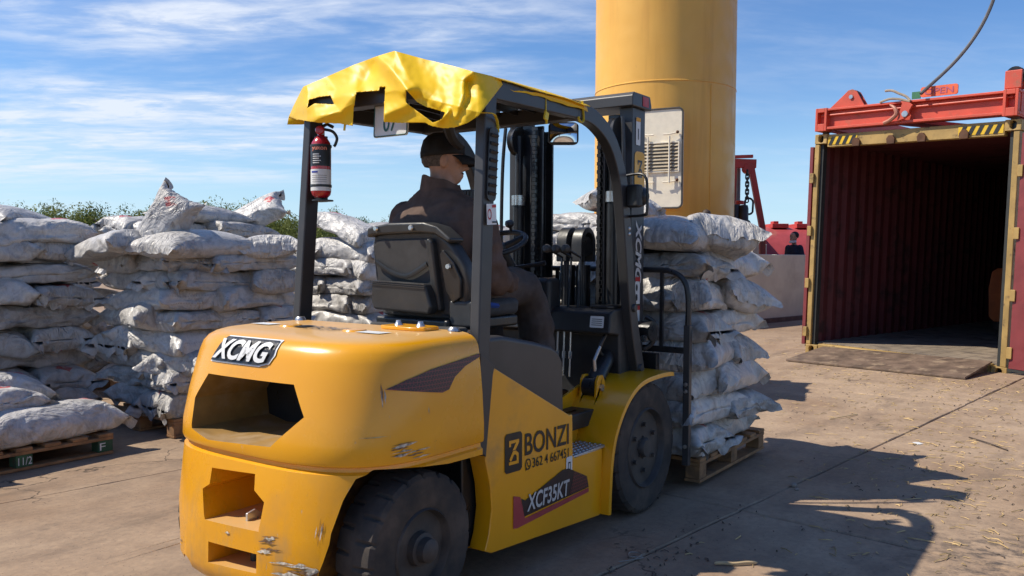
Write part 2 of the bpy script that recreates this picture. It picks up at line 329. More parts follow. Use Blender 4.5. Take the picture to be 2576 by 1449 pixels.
# ------------------------------------------------------------------ sacks: a small cloth simulation of a filled woven bag, run once per shape
def sim_sack(seed, L=.96, W=.58, h=.205, fill=.068, nu=60, nv=36, steps=90, droop=.3, slope=0.0):
    rs = np.random.RandomState(seed)
    ids = np.zeros((2, nu, nv), int); ids[0] = np.arange(nu * nv).reshape(nu, nv); nxt = nu * nv
    for i in range(nu):
        for j in range(nv):
            if i in (0, nu - 1) or j in (0, nv - 1): ids[1, i, j] = ids[0, i, j]
            else: ids[1, i, j] = nxt; nxt += 1
    X = np.zeros((nxt, 3)); a, b = L / (nu - 1), W / (nv - 1)
    for l in (0, 1):
        gx, gy = np.meshgrid((np.arange(nu) - (nu - 1) / 2) * a, (np.arange(nv) - (nv - 1) / 2) * b, indexing='ij')
        X[ids[l].ravel(), 0] = gx.ravel(); X[ids[l].ravel(), 1] = gy.ravel()
        bulge = np.clip(np.cos(gx / L * 3), 0, 1) * np.clip(np.cos(gy / W * 3), 0, 1) * .05
        X[ids[l].ravel(), 2] = .08 + ((1 if l == 0 else -1) * bulge + rs.randn(nu, nv) * .003).ravel()
    cons = []
    for l in (0, 1):
        I = ids[l]
        for par in (0, 1):
            A_ = I[par:-1:2, :]; B_ = I[par + 1::2, :][:A_.shape[0]]; cons.append((A_.ravel(), B_.ravel(), a, 1.))
            A_ = I[:, par:-1:2]; B_ = I[:, par + 1::2][:, :A_.shape[1]]; cons.append((A_.ravel(), B_.ravel(), b, 1.))
            dg = math.hypot(a, b); A_ = I[par:-1:2, :-1]; B_ = I[par + 1::2, 1:][:A_.shape[0]]; cons.append((A_.ravel(), B_.ravel(), dg, .35))
            A_ = I[par:-1:2, 1:]; B_ = I[par + 1::2, :-1][:A_.shape[0]]; cons.append((A_.ravel(), B_.ravel(), dg, .35))
    cons = [(p[:len(q)], q[:len(p)], d, s) for p, q, d, s in cons]
    Xp = X.copy(); ph = rs.rand(8) * 6.28
    def bumpf(x, y): return .016 * (np.sin(x * 9 + ph[0]) * np.cos(y * 8 + ph[1]) + .7 * np.sin(x * 17 + y * 9 + ph[2]))
    for st in range(steps):
        F = np.zeros_like(X); vol = 0
        for l in (0, 1):
            Q = X[ids[l]]; n = np.cross(np.gradient(Q, axis=0), np.gradient(Q, axis=1)) * (1 if l == 0 else -1)
            vol += (Q * n).sum() / 3; F[ids[l].ravel()] += n.reshape(-1, 3)
        pr = float(np.clip((fill / max(vol, .004) - 1) * 4, -.5, 1.5)) * 2.5e-3 / (a * b)
        v = (X - Xp) * .88; Xp = X.copy(); X = X + v + F * pr + np.array([0, 0, -3e-5])
        if st < steps * .6: X += rs.randn(*X.shape) * .0005
        for _ in range(4):
            for p, q, d, s in cons:
                D = X[q] - X[p]; Ln = np.sqrt((D * D).sum(1)) + 1e-9; c = (D * ((Ln - d) / Ln * .5 * s)[:, None]); X[p] += c; X[q] -= c
            ax = np.abs(X[:, 0]) - droop; ay = np.abs(X[:, 1]) - .19
            fl = bumpf(X[:, 0], X[:, 1]) * .5 - np.clip(ax, 0, 9) * .45 - np.clip(ay, 0, 9) * .25
            X[:, 2] = np.maximum(X[:, 2], fl)
            ce = h + bumpf(X[:, 0] + 3, X[:, 1]) + slope * X[:, 0]; X[:, 2] = np.minimum(X[:, 2], ce)
    verts = X.tolist(); faces = []; uvs = []
    for l in (0, 1):
        for i in range(nu - 1):
            for j in range(nv - 1):
                f = [ids[l, i, j], ids[l, i + 1, j], ids[l, i + 1, j + 1], ids[l, i, j + 1]]; uv = [(l * 1.0 + (i + di) / nu, (j + dj) / nv) for di, dj in ((0, 0), (1, 0), (1, 1), (0, 1))]
                if l: f.reverse(); uv.reverse()
                faces.append(tuple(int(q) for q in f)); uvs += uv
    for end, ln in ((0, .020), (nu - 1, .045)):          # sewn hem at one end, loose gathered mouth at the other
        row = ids[0, end]; inn = X[ids[0, 2 if end == 0 else nu - 3]]; e0 = X[row]; d = e0 - inn; d /= np.linalg.norm(d, axis=1)[:, None] + 1e-9; prev = list(row)
        for r_ in (1, 2):
            cur = []
            for k in range(nv):
                q = e0[k] + d[k] * ln * r_ / 2 + np.array([0, 0, 1]) * (math.sin(k * .5 + ph[3]) * .010 + math.sin(k * 1.1 + ph[4]) * .007) * r_ * (1.1 if end else .4); q[2] += -.012 * r_ + rs.randn() * .0015
                cur.append(len(verts)); verts.append(q.tolist())
            for k in range(nv - 1):
                faces.append((int(prev[k]), int(prev[k + 1]), cur[k + 1], cur[k])); uvs += [(2.2, .1)] * 4
            prev = cur
    me = bpy.data.meshes.new('sack'); me.from_pydata(verts, [], faces); ul = me.uv_layers.new(name='UVMap'); ul.data.foreach_set('uv', [q for w in uvs for q in w])
    me.shade_smooth(); me.update(); return me
def sack_mat():
    t = NT('woven_sack'); info = t.node('ShaderNodeObjectInfo')
    off = t.node('ShaderNodeVectorMath', operation='SCALE'); comb_ = t.node('ShaderNodeCombineXYZ')
    for i, k in enumerate((17., 31., 53.)): t.l.new(t.math('MULTIPLY', info.outputs['Random'], k), comb_.inputs[i])
    vadd = t.node('ShaderNodeVectorMath', operation='ADD'); t.l.new(t.tc.outputs['Object'], vadd.inputs[0]); t.l.new(comb_.outputs[0], vadd.inputs[1]); P = vadd.outputs[0]
    smear = t.ramp(t.noise(5.5, 7, .66, P, dist=1.2), .44, .74); fine = t.ramp(t.noise(30, 5, .7, P), .35, .75)
    c = t.mix(t.math('MULTIPLY', smear, .80), (.545, .52, .485), (.17, .162, .15)); c = t.mix(t.math('MULTIPLY', fine, .28), c, (.22, .21, .205))
    crease = t.ramp(t.noise(7, 6, .6, P, sc=(1, 3, 1), dist=2.2), .47, .50, 0, 1); c = t.mix(t.math('MULTIPLY', t.math('SUBTRACT', 1, t.math('ABSOLUTE', t.math('SUBTRACT', t.math('MULTIPLY', crease, 2), 1))), .30), c, (.12, .115, .11))
    uv = t.node('ShaderNodeSeparateXYZ'); t.l.new(t.tc.outputs['UV'], uv.inputs[0]); fu = t.math('FRACT', uv.outputs[0]); fv = uv.outputs[1]
    def near(cu, cv, a, b): return t.math('ADD', t.math('DIVIDE', t.math('ABSOLUTE', t.math('SUBTRACT', fu, cu)), a), t.math('DIVIDE', t.math('ABSOLUTE', t.math('SUBTRACT', fv, cv)), b))
    dia = t.math('LESS_THAN', near(.80, .50, .085, .14), 1); wear = t.ramp(t.noise(14, 5, .7, P), .38, .52)
    c = t.mix(t.math('MULTIPLY', t.math('MULTIPLY', dia, wear), .9), c, (.42, .022, .03))
    # faded lines of print beside the hazard diamond
    inbox = t.math('MULTIPLY', t.math('LESS_THAN', t.math('ABSOLUTE', t.math('SUBTRACT', fu, .60)), .07), t.math('LESS_THAN', t.math('ABSOLUTE', t.math('SUBTRACT', fv, .5)), .26))
    rows = t.math('GREATER_THAN', t.math('SINE', t.math('MULTIPLY', fu, 190.)), .25); let = t.math('GREATER_THAN', t.noise(60, 2, .5, t.tc.outputs['UV']), .47)
    c = t.mix(t.math('MULTIPLY', t.math('MULTIPLY', inbox, t.math('MULTIPLY', rows, let)), t.math('MULTIPLY', wear, .6)), c, (.10, .11, .13))
    stitch = t.math('MULTIPLY', t.math('LESS_THAN', t.math('ABSOLUTE', t.math('SUBTRACT', fu, .035)), .006), t.math('GREATER_THAN', t.math('SINE', t.math('MULTIPLY', fv, 170.)), -.3)); c = t.mix(t.math('MULTIPLY', t.math('MULTIPLY', stitch, wear), .28), c, (.10, .09, .08)); hs = t.node('ShaderNodeHueSaturation'); t.l.new(c, hs.inputs['Color']); t.l.new(t.ramp(info.outputs['Random'], 0, 1, .80, 1.08, False), hs.inputs['Value']); t.l.new(hs.outputs[0], t.p.inputs['Base Color'])
    t.p.inputs['Roughness'].default_value = .40; t.p.inputs['Specular IOR Level'].default_value = .55
    amt = t.ramp(t.noise(2.4, 3, .5, P, loc=(8, 8, 1)), .36, .62, .15, 1)
    n1 = t.noise(4.2, 3, .5, P, sc=(1, 2.0, 1), dist=1.4); rid = t.math('MULTIPLY', t.math('ABSOLUTE', t.math('SUBTRACT', n1, .5)), 2.4); h1 = t.math('MULTIPLY', t.math('ADD', rid, t.math('MULTIPLY', t.noise(6.5, 5, .55, P, sc=(1, 2.2, 1), dist=1.8), .6)), amt); h2 = t.math('MULTIPLY', t.noise(20, 5, .6, P, sc=(1, 2.0, 1), dist=1.6), amt)
    b = t.bump(h1, .75, .034); b = t.bump(h2, .6, .010, b); t.bump(t.noise(5, 2, .5, P, sc=(40, 40, 40)), .12, .002, b)
    return t.m
SACK = sack_mat()
SHAPES = [sim_sack(11, droop=.34), sim_sack(23, L=1.0, h=.195, droop=.28, fill=.066), sim_sack(31, W=.60, h=.215, fill=.074, droop=.36), sim_sack(47, L=.95, h=.19, fill=.058, droop=.30, slope=.06), sim_sack(59, h=.21, droop=.24, fill=.070, slope=-.06), sim_sack(71, L=1.0, W=.58, h=.185, fill=.056, droop=.38), sim_sack(77, h=.20, fill=.050, droop=.26, slope=.10)]
LOOSE = [sim_sack(83, h=.30, fill=.082, droop=.5), sim_sack(97, h=.26, fill=.066, droop=.26, slope=.16), sim_sack(101, L=.95, h=.34, fill=.050, droop=.6)]
for me in SHAPES + LOOSE: me.materials.append(SACK)
nsack = 0
def sack(me, loc, rz, label, group, rx=0, ry=0, s=(1, 1, 1)):
    global nsack; nsack += 1
    o = link('charcoal_sack', me); o.location = loc; o.rotation_euler = (rx, ry, rz); o.scale = s
    return tag(o, label, 'sack', group)
ORD = ['bottom', 'second', 'third', 'fourth', 'fifth', 'sixth', 'seventh', 'eighth', 'ninth', 'tenth', 'eleventh']
def stack(x0, x1, y0, y1, z0, layers, dh, desc, group, skip=(), seed=0, first=0, over=.07, small=1.0):
    r = random.Random(seed); a, b = x0 - over, x1 + over; c, d = y0 - over, y1 + over; L2, W2 = .45 * small, .255 * small
    for k in range(first, layers):
        if (k + seed) % 2: sl = [('near corner', a + L2, c + W2, 0), ('right corner', b - W2, c + L2, 90), ('far corner', b - L2, d - W2, 0), ('left corner', a + W2, d - L2, 90)]
        else: sl = [('near corner', a + W2, c + L2, 90), ('right corner', b - L2, c + W2, 0), ('far corner', b - W2, d - L2, 90), ('left corner', a + L2, d - W2, 0)]
        for nm, x, y, rz in sl:
            if nm in skip and k < layers - 1: continue
            lay = 'top' if k == layers - 1 else ORD[k]
            sack(r.choice(SHAPES), (x + r.gauss(0, .034), y + r.gauss(0, .034), z0 + k * dh + r.uniform(-.008, .012)), R(rz + r.choice((0, 180)) + r.gauss(0, 7)), f'{nm} sack, {lay} layer, {desc}', group, R(r.gauss(0, 3.5)), R(r.gauss(0, 3.5)), (small * r.uniform(.96, 1.07), small * r.uniform(.95, 1.05), r.uniform(1.0, 1.09)))

# ------------------------------------------------------------------ pallets
WOOD = pm('pallet_wood', (.30, .155, .065), .75, var=.3, vs=7, bump=.3, bs=40, dirt=(.12, .075, .045), dirt_s=6, dirt_lo=.5, dirt_hi=.75)
GREENW = pm('green_block_paint', (.035, .10, .045), .7, var=.3, bump=.3, bs=50, dirt=(.10, .09, .06), dirt_s=9, dirt_lo=.55, dirt_hi=.75)
def pallet(x0, x1, y0, y1, label, green=False, boards_along='x', z=0.0):
    p = empty('pallet', (x0, y0, z)); tag(p, label, 'pallet', 'wooden pallets'); lx, ly = x1 - x0, y1 - y0
    for k in range(7):                                   # deck boards run along y
        w = .105; cx_ = w / 2 + (lx - w) * k / 6; MB().box(cx_ - w / 2, cx_ + w / 2, 0, ly, .122, .144).build('deck_board', WOOD, p, .003)
    for k in range(3):
        cy_ = .05 + (ly - .1) * k / 2
        MB().box(0, lx, cy_ - .05, cy_ + .05, .100, .121).build('stringer_board', WOOD, p, .003)
        MB().box(0, lx, cy_ - .05, cy_ + .05, .0, .020).build('bottom_board', WOOD, p, .003)
        for i in range(3):
            cx_ = .055 + (lx - .11) * i / 2
            MB().box(cx_ - .052, cx_ + .052, cy_ - .047, cy_ + .047, .0205, .0995).build('block', GREENW if green and k == 0 else WOOD, p, .004)
    return p
PG = 'charcoal sacks stacked on pallets'
pallet(-2.05, -.86, 3.02, 4.0, 'low pallet with green painted blocks at far left', True)
pallet(-.34, .86, 3.10, 4.1, 'pale wooden pallet under the tall pile behind the counterweight')
pallet(-1.60, -.40, 4.28, 5.28, 'pallet hidden under the tall pile at the left edge')
pallet(.55, 1.75, 4.55, 5.55, 'pallet under the back row pile with the grey torn sack')
pallet(.10, 1.30, 5.85, 6.85, 'pallet under the farthest pile in the gap of the left piles')
pallet(1.75, 2.95, 3.15, 4.15, 'pallet under the pile between the extinguisher post and the seat')
pallet(3.35, 4.55, 1.28, 2.33, 'pallet under the pile seen through the mast')
pallet(3.35, 4.55, 2.6, 3.6, 'pallet under the pile seen behind the steering wheel')
# low pile at the left edge, only two layers deep
r_ = random.Random(5)
for nm, x, y, z, rz, k in (('bottom layer near right end', -1.22, 3.28, .15, 4, 0), ('bottom layer at the left edge', -1.98, 3.36, .15, 84, 2), ('bottom layer behind', -1.3, 3.72, .16, -3, 3), ('bottom layer far left', -1.75, 3.82, .17, 88, 1), ('upper layer lying behind', -1.50, 3.72, .33, -4, 4), ('upper layer at the left edge', -1.72, 3.38, .335, 10, 6)):
    sack(SHAPES[k], (x, y, z), R(rz), f'sack in the {nm} of the low pallet with green blocks', PG, s=(1.04, 1.04, 1.15))
stack(-.34, .86, 3.10, 4.1, .185, 8, .153, 'tall pile behind the counterweight', PG, seed=3, over=.02)
stack(-1.60, -.40, 4.28, 5.28, .15, 9, .165, 'tall pile at the left edge', PG, skip=('far corner',), seed=8)
stack(.55, 1.75, 4.55, 5.55, .15, 9, .176, 'back row pile with the torn grey sack', PG, skip=('far corner',), seed=12)
stack(.10, 1.30, 5.85, 6.85, .15, 8, .172, 'farthest pile, in the gap of the left piles', PG, skip=('far corner', 'right corner'), seed=61)
stack(1.75, 2.95, 3.15, 4.15, .15, 8, .172, 'pile between the extinguisher and the seat', PG, skip=('far corner',), seed=21)
stack(3.35, 4.55, 1.28, 2.33, .15, 10, .168, 'pile seen through the mast', PG, skip=('far corner',), seed=30)
stack(3.35, 4.55, 2.6, 3.6, .15, 9, .172, 'pile seen behind the steering wheel', PG, skip=('far corner',), seed=33)
stack(-3.5, -2.35, 2.75, 3.75, .0, 4, .172, 'low pile just outside the left edge', PG, skip=('far corner',), seed=41)
# loose sacks thrown on top
for lab, me, loc, rot, s in (
    ('pointed sack standing on end like a spire on the pile behind the counterweight', LOOSE[1], (-.17, 3.42, 1.60), (R(70), R(-60), R(-45)), (.66, .78, .8)),
    ('big sack lying on top at the near corner of the pile behind the counterweight', LOOSE[0], (-.02, 3.27, 1.375), (R(3), R(-2), R(8)), (1.02, 1.0, .80)),
    ('slumped sack on top at the right corner of the pile behind the counterweight', LOOSE[1], (.70, 3.32, 1.36), (R(-4), R(6), R(56)), (1.0, 1.0, .9)),
    ('sack on top at the left corner of the pile behind the counterweight', LOOSE[1], (-.36, 3.80, 1.37), (R(2), R(8), R(82)), (1, 1, .9)),
    ('smooth white sack topping the tall pile at the left edge', LOOSE[0], (-.72, 4.75, 1.56), (R(4), R(6), R(30)), (1.02, 1, .8)),
    ('crumpled sack on top, far left of the tall left edge pile', LOOSE[1], (-1.30, 4.85, 1.58), (R(-4), R(-3), R(80)), (1, 1, .8)),
    ('dusty sack crowning the near corner of the left edge pile', LOOSE[0], (-1.45, 4.55, 1.54), (0, R(5), R(12)), (.95, .95, .75)),
    ('torn grey sack on top of the back row beside the extinguisher post', LOOSE[1], (1.78, 4.80, 1.76), (R(40), R(-28), R(-50)), (.75, .8, .9)),
    ('flat white sack on top of the back row pile', LOOSE[0], (1.10, 4.80, 1.70), (R(2), R(2), R(10)), (1, 1, .7)),
    ('sack slipping off the left of the pile beside the seat', LOOSE[1], (1.95, 3.6, 1.58), (R(4), R(-18), R(84)), (.95, .95, .9)),
    ('sack on top of the pile beside the seat', LOOSE[0], (2.45, 3.5, 1.52), (R(3), R(4), R(20)), (1, 1, .8)),
    ('sack with red print balanced on the pile seen through the mast', LOOSE[0], (3.75, 1.55, 1.84), (R(-6), R(10), R(-40)), (.85, .9, .95)),
    ('sack on the right end of the pile seen through the mast', LOOSE[1], (3.7, 1.30, 1.78), (R(4), R(4), R(10)), (.9, .9, .9)),
):
    o = sack(me, loc, 0, lab, PG, s=s); o.rotation_euler = rot
# ------------------------------------------------------------------ far trees
def sight(px, py, d):
    """the world point seen at this place of the 2576-wide photograph at depth d"""
    return M.translation + (CF + CR * ((px - 1288) / 2137.4) - CU * ((py - 724.5) / 2137.4)) * d
def leafm(name, c):
    t = NT(name); info = t.node('ShaderNodeObjectInfo'); n = t.ramp(t.noise(1.1, 4, .6), .3, .7); f = t.ramp(t.noise(9, 2), .3, .7)
    cc = t.mix(n, tuple(q * .6 for q in c), tuple(q * 1.35 for q in c)); cc = t.mix(t.math('MULTIPLY', f, .4), cc, tuple(q * .5 for q in c))
    t.l.new(cc, t.p.inputs['Base Color']); t.p.inputs['Roughness'].default_value = .6; t.p.inputs['Specular IOR Level'].default_value = .2
    tr = t.node('ShaderNodeBsdfTranslucent'); t.l.new(cc, tr.inputs[0]); mx = t.node('ShaderNodeMixShader'); mx.inputs[0].default_value = .35
    t.l.new(t.p.outputs[0], mx.inputs[1]); t.l.new(tr.outputs[0], mx.inputs[2]); t.l.new(mx.outputs[0], t.n['Material Output'].inputs[0]); return t.m
LEAFS = [leafm('leaf_olive', (.165, .190, .045)), leafm('leaf_dark', (.075, .115, .034)), leafm('leaf_fresh', (.20, .235, .06))]
BARK = pm('bark', (.09, .065, .045), .9, var=.3)
def crown_mesh(seed, leafmat):
    r = random.Random(seed); m = MB(); blobs = [(V(r.gauss(0, .36), r.gauss(0, .36), r.uniform(.22, .84)), r.uniform(.16, .28)) for _ in range(30)]
    for k in range(8000):
        c, rad = r.choice(blobs); d = V(r.gauss(0, 1), r.gauss(0, 1), r.gauss(0, 1)).normalized(); q = c + d * rad * (r.random() ** .35) * V(1, 1, .8).length / 1.62
        a = V(r.gauss(0, 1), r.gauss(0, 1), r.gauss(0, .6)).normalized(); b = a.cross(d if abs(a.dot(d)) < .95 else V(0, 0, 1)).normalized(); s = r.uniform(.010, .020)
        m.add([q - a * s * 1.5, q + b * s * .6, q + a * s * 1.5, q - b * s * .6], [(0, 1, 2, 3)])
    return m.mesh('crown', leafmat, 0, False)
CROWNS = [[crown_mesh(200 + i * 10 + j, LEAFS[i]) for j in range(2)] for i in range(3)]
tm = MB().tube(catmull([(0, 0, 0), (.02, .01, .25), (-.02, .03, .5), (.03, 0, .75)], 4), [.045 - .0027 * k for k in range(13)], 8)
for q in range(5):
    a = q * 1.3; tm.tube([(0, 0, .22 + q * .08), (.15 * math.cos(a), .15 * math.sin(a), .42 + q * .07), (.36 * math.cos(a), .36 * math.sin(a), .56 + q * .06)], [.022, .014, .005], 6)
TRUNK = tm.mesh('trunk', BARK, 60)
TREES = [(60, 530, 72, 6.5, 0), (150, 528, 74, 6.5, 2), (240, 532, 75, 6.5, 0), (380, 536, 73, 6.5, 2), (500, 520, 75, 6.5, 0), (610, 522, 74, 6.5, 2), (690, 525, 75, 6.0, 0), (790, 545, 76, 6.5, 2), (920, 552, 75, 6.5, 0), (-40, 500, 62, 5.0, 2), (25, 492, 60, 4.2, 2), (110, 540, 66, 4.5, 1), (195, 500, 58, 3.4, 1), (268, 508, 56, 4.4, 0), (345, 545, 60, 4.2, 0), (420, 515, 64, 3.6, 2), (470, 498, 66, 3.8, 2), (530, 500, 64, 4.0, 2), (585, 512, 62, 3.6, 0), (640, 500, 66, 3.4, 2), (720, 530, 70, 4.6, 0), (830, 522, 68, 3.6, 2), (885, 545, 66, 3.6, 1), (945, 540, 68, 3.8, 0), (1010, 560, 72, 4.0, 1), (1100, 565, 78, 4.6, 0), (300, 560, 74, 6.0, 0), (560, 545, 78, 6.0, 1), (860, 560, 80, 6.0, 0)]
TL = ['olive', 'dark green', 'fresh green']
TWHERE = ['in the second row behind the left edge', 'in the second row behind the left edge pile', 'in the second row above the gap of the piles', 'in the second row left of the spire sack', 'in the second row behind the spire sack', 'in the second row above the back row pile', 'in the second row beside the torn sack', 'in the second row behind the extinguisher post', 'in the second row left of the driver', 'just outside the left edge', 'behind the left edge pile', 'behind the sacks of the left pile', 'rising right of the left edge pile', 'in the gap between the two left piles', 'low in the gap left of the spire sack', 'just left of the spire sack', 'just right of the spire sack tip', 'above the flat sack of the back row', 'right of the flat back row sack', 'left of the torn grey sack', 'behind the torn grey sack', 'just right of the extinguisher post', 'between the extinguisher post and the driver', 'beside the driver shoulder', 'behind the driver', 'behind the cab post', 'farthest back in the gap of the left piles', 'farthest back behind the spire sack', 'farthest back right of the post']
for k, (px, py, d, w, kind) in enumerate(TREES):
    top = sight(px, py - 2, d); h = top.z + .1; t = empty('tree', (top.x, top.y, -.02), rng.uniform(0, 6)); tag(t, f'{TL[kind]} leafy tree {TWHERE[k]}', 'tree', 'trees far behind the sacks')
    o = link('trunk', TRUNK, t); o.scale = (w * .8, w * .8, h); o = link('crown', CROWNS[kind][k % 2], t); o.scale = (w * 1.05, w * 1.05, h * .93)

# ------------------------------------------------------------------ people
SKIN = pm('skin', (.43, .225, .14), .55, var=.1, vs=30)
HAIR = pm('dark_hair', (.012, .010, .009), .6, var=.3, vs=60)
def remeshed(mb, name, mat, parent, voxel, smooth_it=4, keep=None):
    o = link(name, mb.mesh(name, mat, 0, False)); rm = o.modifiers.new('r', 'REMESH'); rm.mode = 'VOXEL'; rm.voxel_size = voxel
    sm = o.modifiers.new('s', 'SMOOTH'); sm.iterations = smooth_it; sm.factor = .5
    bake(o); o.data.shade_smooth()
    if not o.data.materials: o.data.materials.append(mat)
    if parent: o.parent = parent
    return o
def head(mb, T, s=1.0):
    """adds a head with face to mb. T maps local coords (face +x, z up from the chin) to the world."""
    secs = [(-.035, .010, -.075, .050), (.000, .062, -.070, .040), (.012, .078, -.070, .050), (.030, .083, -.068, .056), (.050, .080, -.068, .061), (.062, .084, -.070, .063), (.085, .082, -.080, .068), (.105, .080, -.092, .071), (.125, .083, -.100, .073), (.140, .088, -.104, .074), (.165, .086, -.106, .074), (.195, .070, -.096, .067), (.215, .045, -.072, .052), (.228, .010, -.035, .026)]
    rings = []
    for z, xf, xb, w in secs:
        ring = []
        for k in range(24):
            a = 2 * math.pi * k / 24; ca_, sa = math.cos(a), math.sin(a); x = (xf if ca_ > 0 else -xb) * math.copysign(abs(ca_) ** .8, ca_); y = w * math.copysign(abs(sa) ** .85, sa); ring.append(T @ V(x * s, y * s, z * s))
        rings.append(ring)
    mb.loft(rings)
    def add(vs, fs): mb.add([T @ (V(*v) * s) for v in vs], fs)
    # nose, brow, lips, ears
    add([(.074, -.010, .118), (.074, .010, .118), (.080, -.019, .068), (.080, .019, .068), (.118, -.010, .074), (.118, .010, .074), (.094, 0, .114), (.088, 0, .058)], [(0, 1, 6), (0, 6, 4, 2), (1, 3, 5, 6), (6, 5, 4), (2, 4, 7), (3, 7, 5), (4, 5, 7), (0, 2, 3, 1), (2, 7, 3)])
    for sy in (-1, 1):
        for c, r in (((-.004, sy * .077, .098), (.020, .009, .032)), ((.080, sy * .030, .128), (.012, .024, .007)), ((.083, sy * .010, .043), (.009, .018, .006)), ((.080, sy * .010, .033), (.010, .016, .006)), ((.055, sy * .042, .085), (.022, .018, .016))):
            q = MB().ball((0, 0, 0), 1, 10, 7); mb.add([T @ (V(v[0] * r[0] + c[0], v[1] * r[1] + c[1], v[2] * r[2] + c[2]) * s) for v in q.v], q.f)
def ruffle(me, fn):
    n = len(me.vertices); co = np.empty(n * 3); no = np.empty(n * 3); me.vertices.foreach_get('co', co); me.vertices.foreach_get('normal', no); co = co.reshape(-1, 3); no = no.reshape(-1, 3)
    f = np.array([fn(Vector(q)) for q in co]); me.vertices.foreach_set('co', (co + no * f[:, None]).ravel()); me.update()
def limb(mb, pts, rr, n=14, sub=5):
    P = catmull(pts, sub); q = [rr[min(int(i / sub), len(rr) - 1)] + (rr[min(int(i / sub) + 1, len(rr) - 1)] - rr[min(int(i / sub), len(rr) - 1)]) * ((i % sub) / sub) for i in range(len(P))]
    mb.tube(P, q, n); mb.ball(P[0], q[0] * .99, 12, 8); mb.ball(P[-1], q[-1] * .99, 12, 8)
def torso(mb, secs):
    """secs: (centre, half width, half depth, side dir, front dir)"""
    rings = []
    for c, w, d, sd_, fd in secs:
        c, sd_, fd = V(*c), V(*sd_).normalized(), V(*fd).normalized(); ring = []
        for k in range(28):
            a = 2 * math.pi * k / 28; ca_, sa = math.cos(a), math.sin(a); ring.append(c + sd_ * w * math.copysign(abs(ca_) ** .8, ca_) + fd * d * math.copysign(abs(sa) ** .85, sa))
        rings.append(ring)
    mb.loft(rings)
def hand(mb, wrist, d, palm, curl=.6, s=1.0, thumb=1):
    """palm with four unequal curled fingers and a thumb from its side"""
    d = V(*d).normalized(); palm = V(*palm).normalized(); sd_ = d.cross(palm).normalized() * thumb; w = V(*wrist)
    mb.tube([w, w + d * .045 * s, w + d * .088 * s], [.026 * s, .038 * s, .036 * s], 12, flat=.5, up=palm)
    for i, (off, ln) in enumerate(((.028, .070), (.010, .080), (-.010, .074), (-.027, .058))):
        p = w + d * .082 * s + sd_ * off * s; a = 0; pts = [p - d * .02 * s, p]
        for seg in (.42, .32, .26): a += curl; p = p + (d * math.cos(a) + palm * math.sin(a)) * ln * seg * s; pts.append(p)
        mb.tube(pts, [.0095 * s, .0092 * s, .0088 * s, .008 * s, .007 * s], 8); mb.ball(pts[-1], .007 * s, 8, 5)
    p = w + d * .022 * s + sd_ * .028 * s; pts = [p, p + (sd_ * .7 + d * .6) * .035 * s, p + (sd_ * .5 + d * .9 + palm * .5) * .062 * s, p + (sd_ * .2 + d * 1.1 + palm * .9) * .078 * s]; mb.tube(pts, [.013 * s, .011 * s, .010 * s, .008 * s], 8)
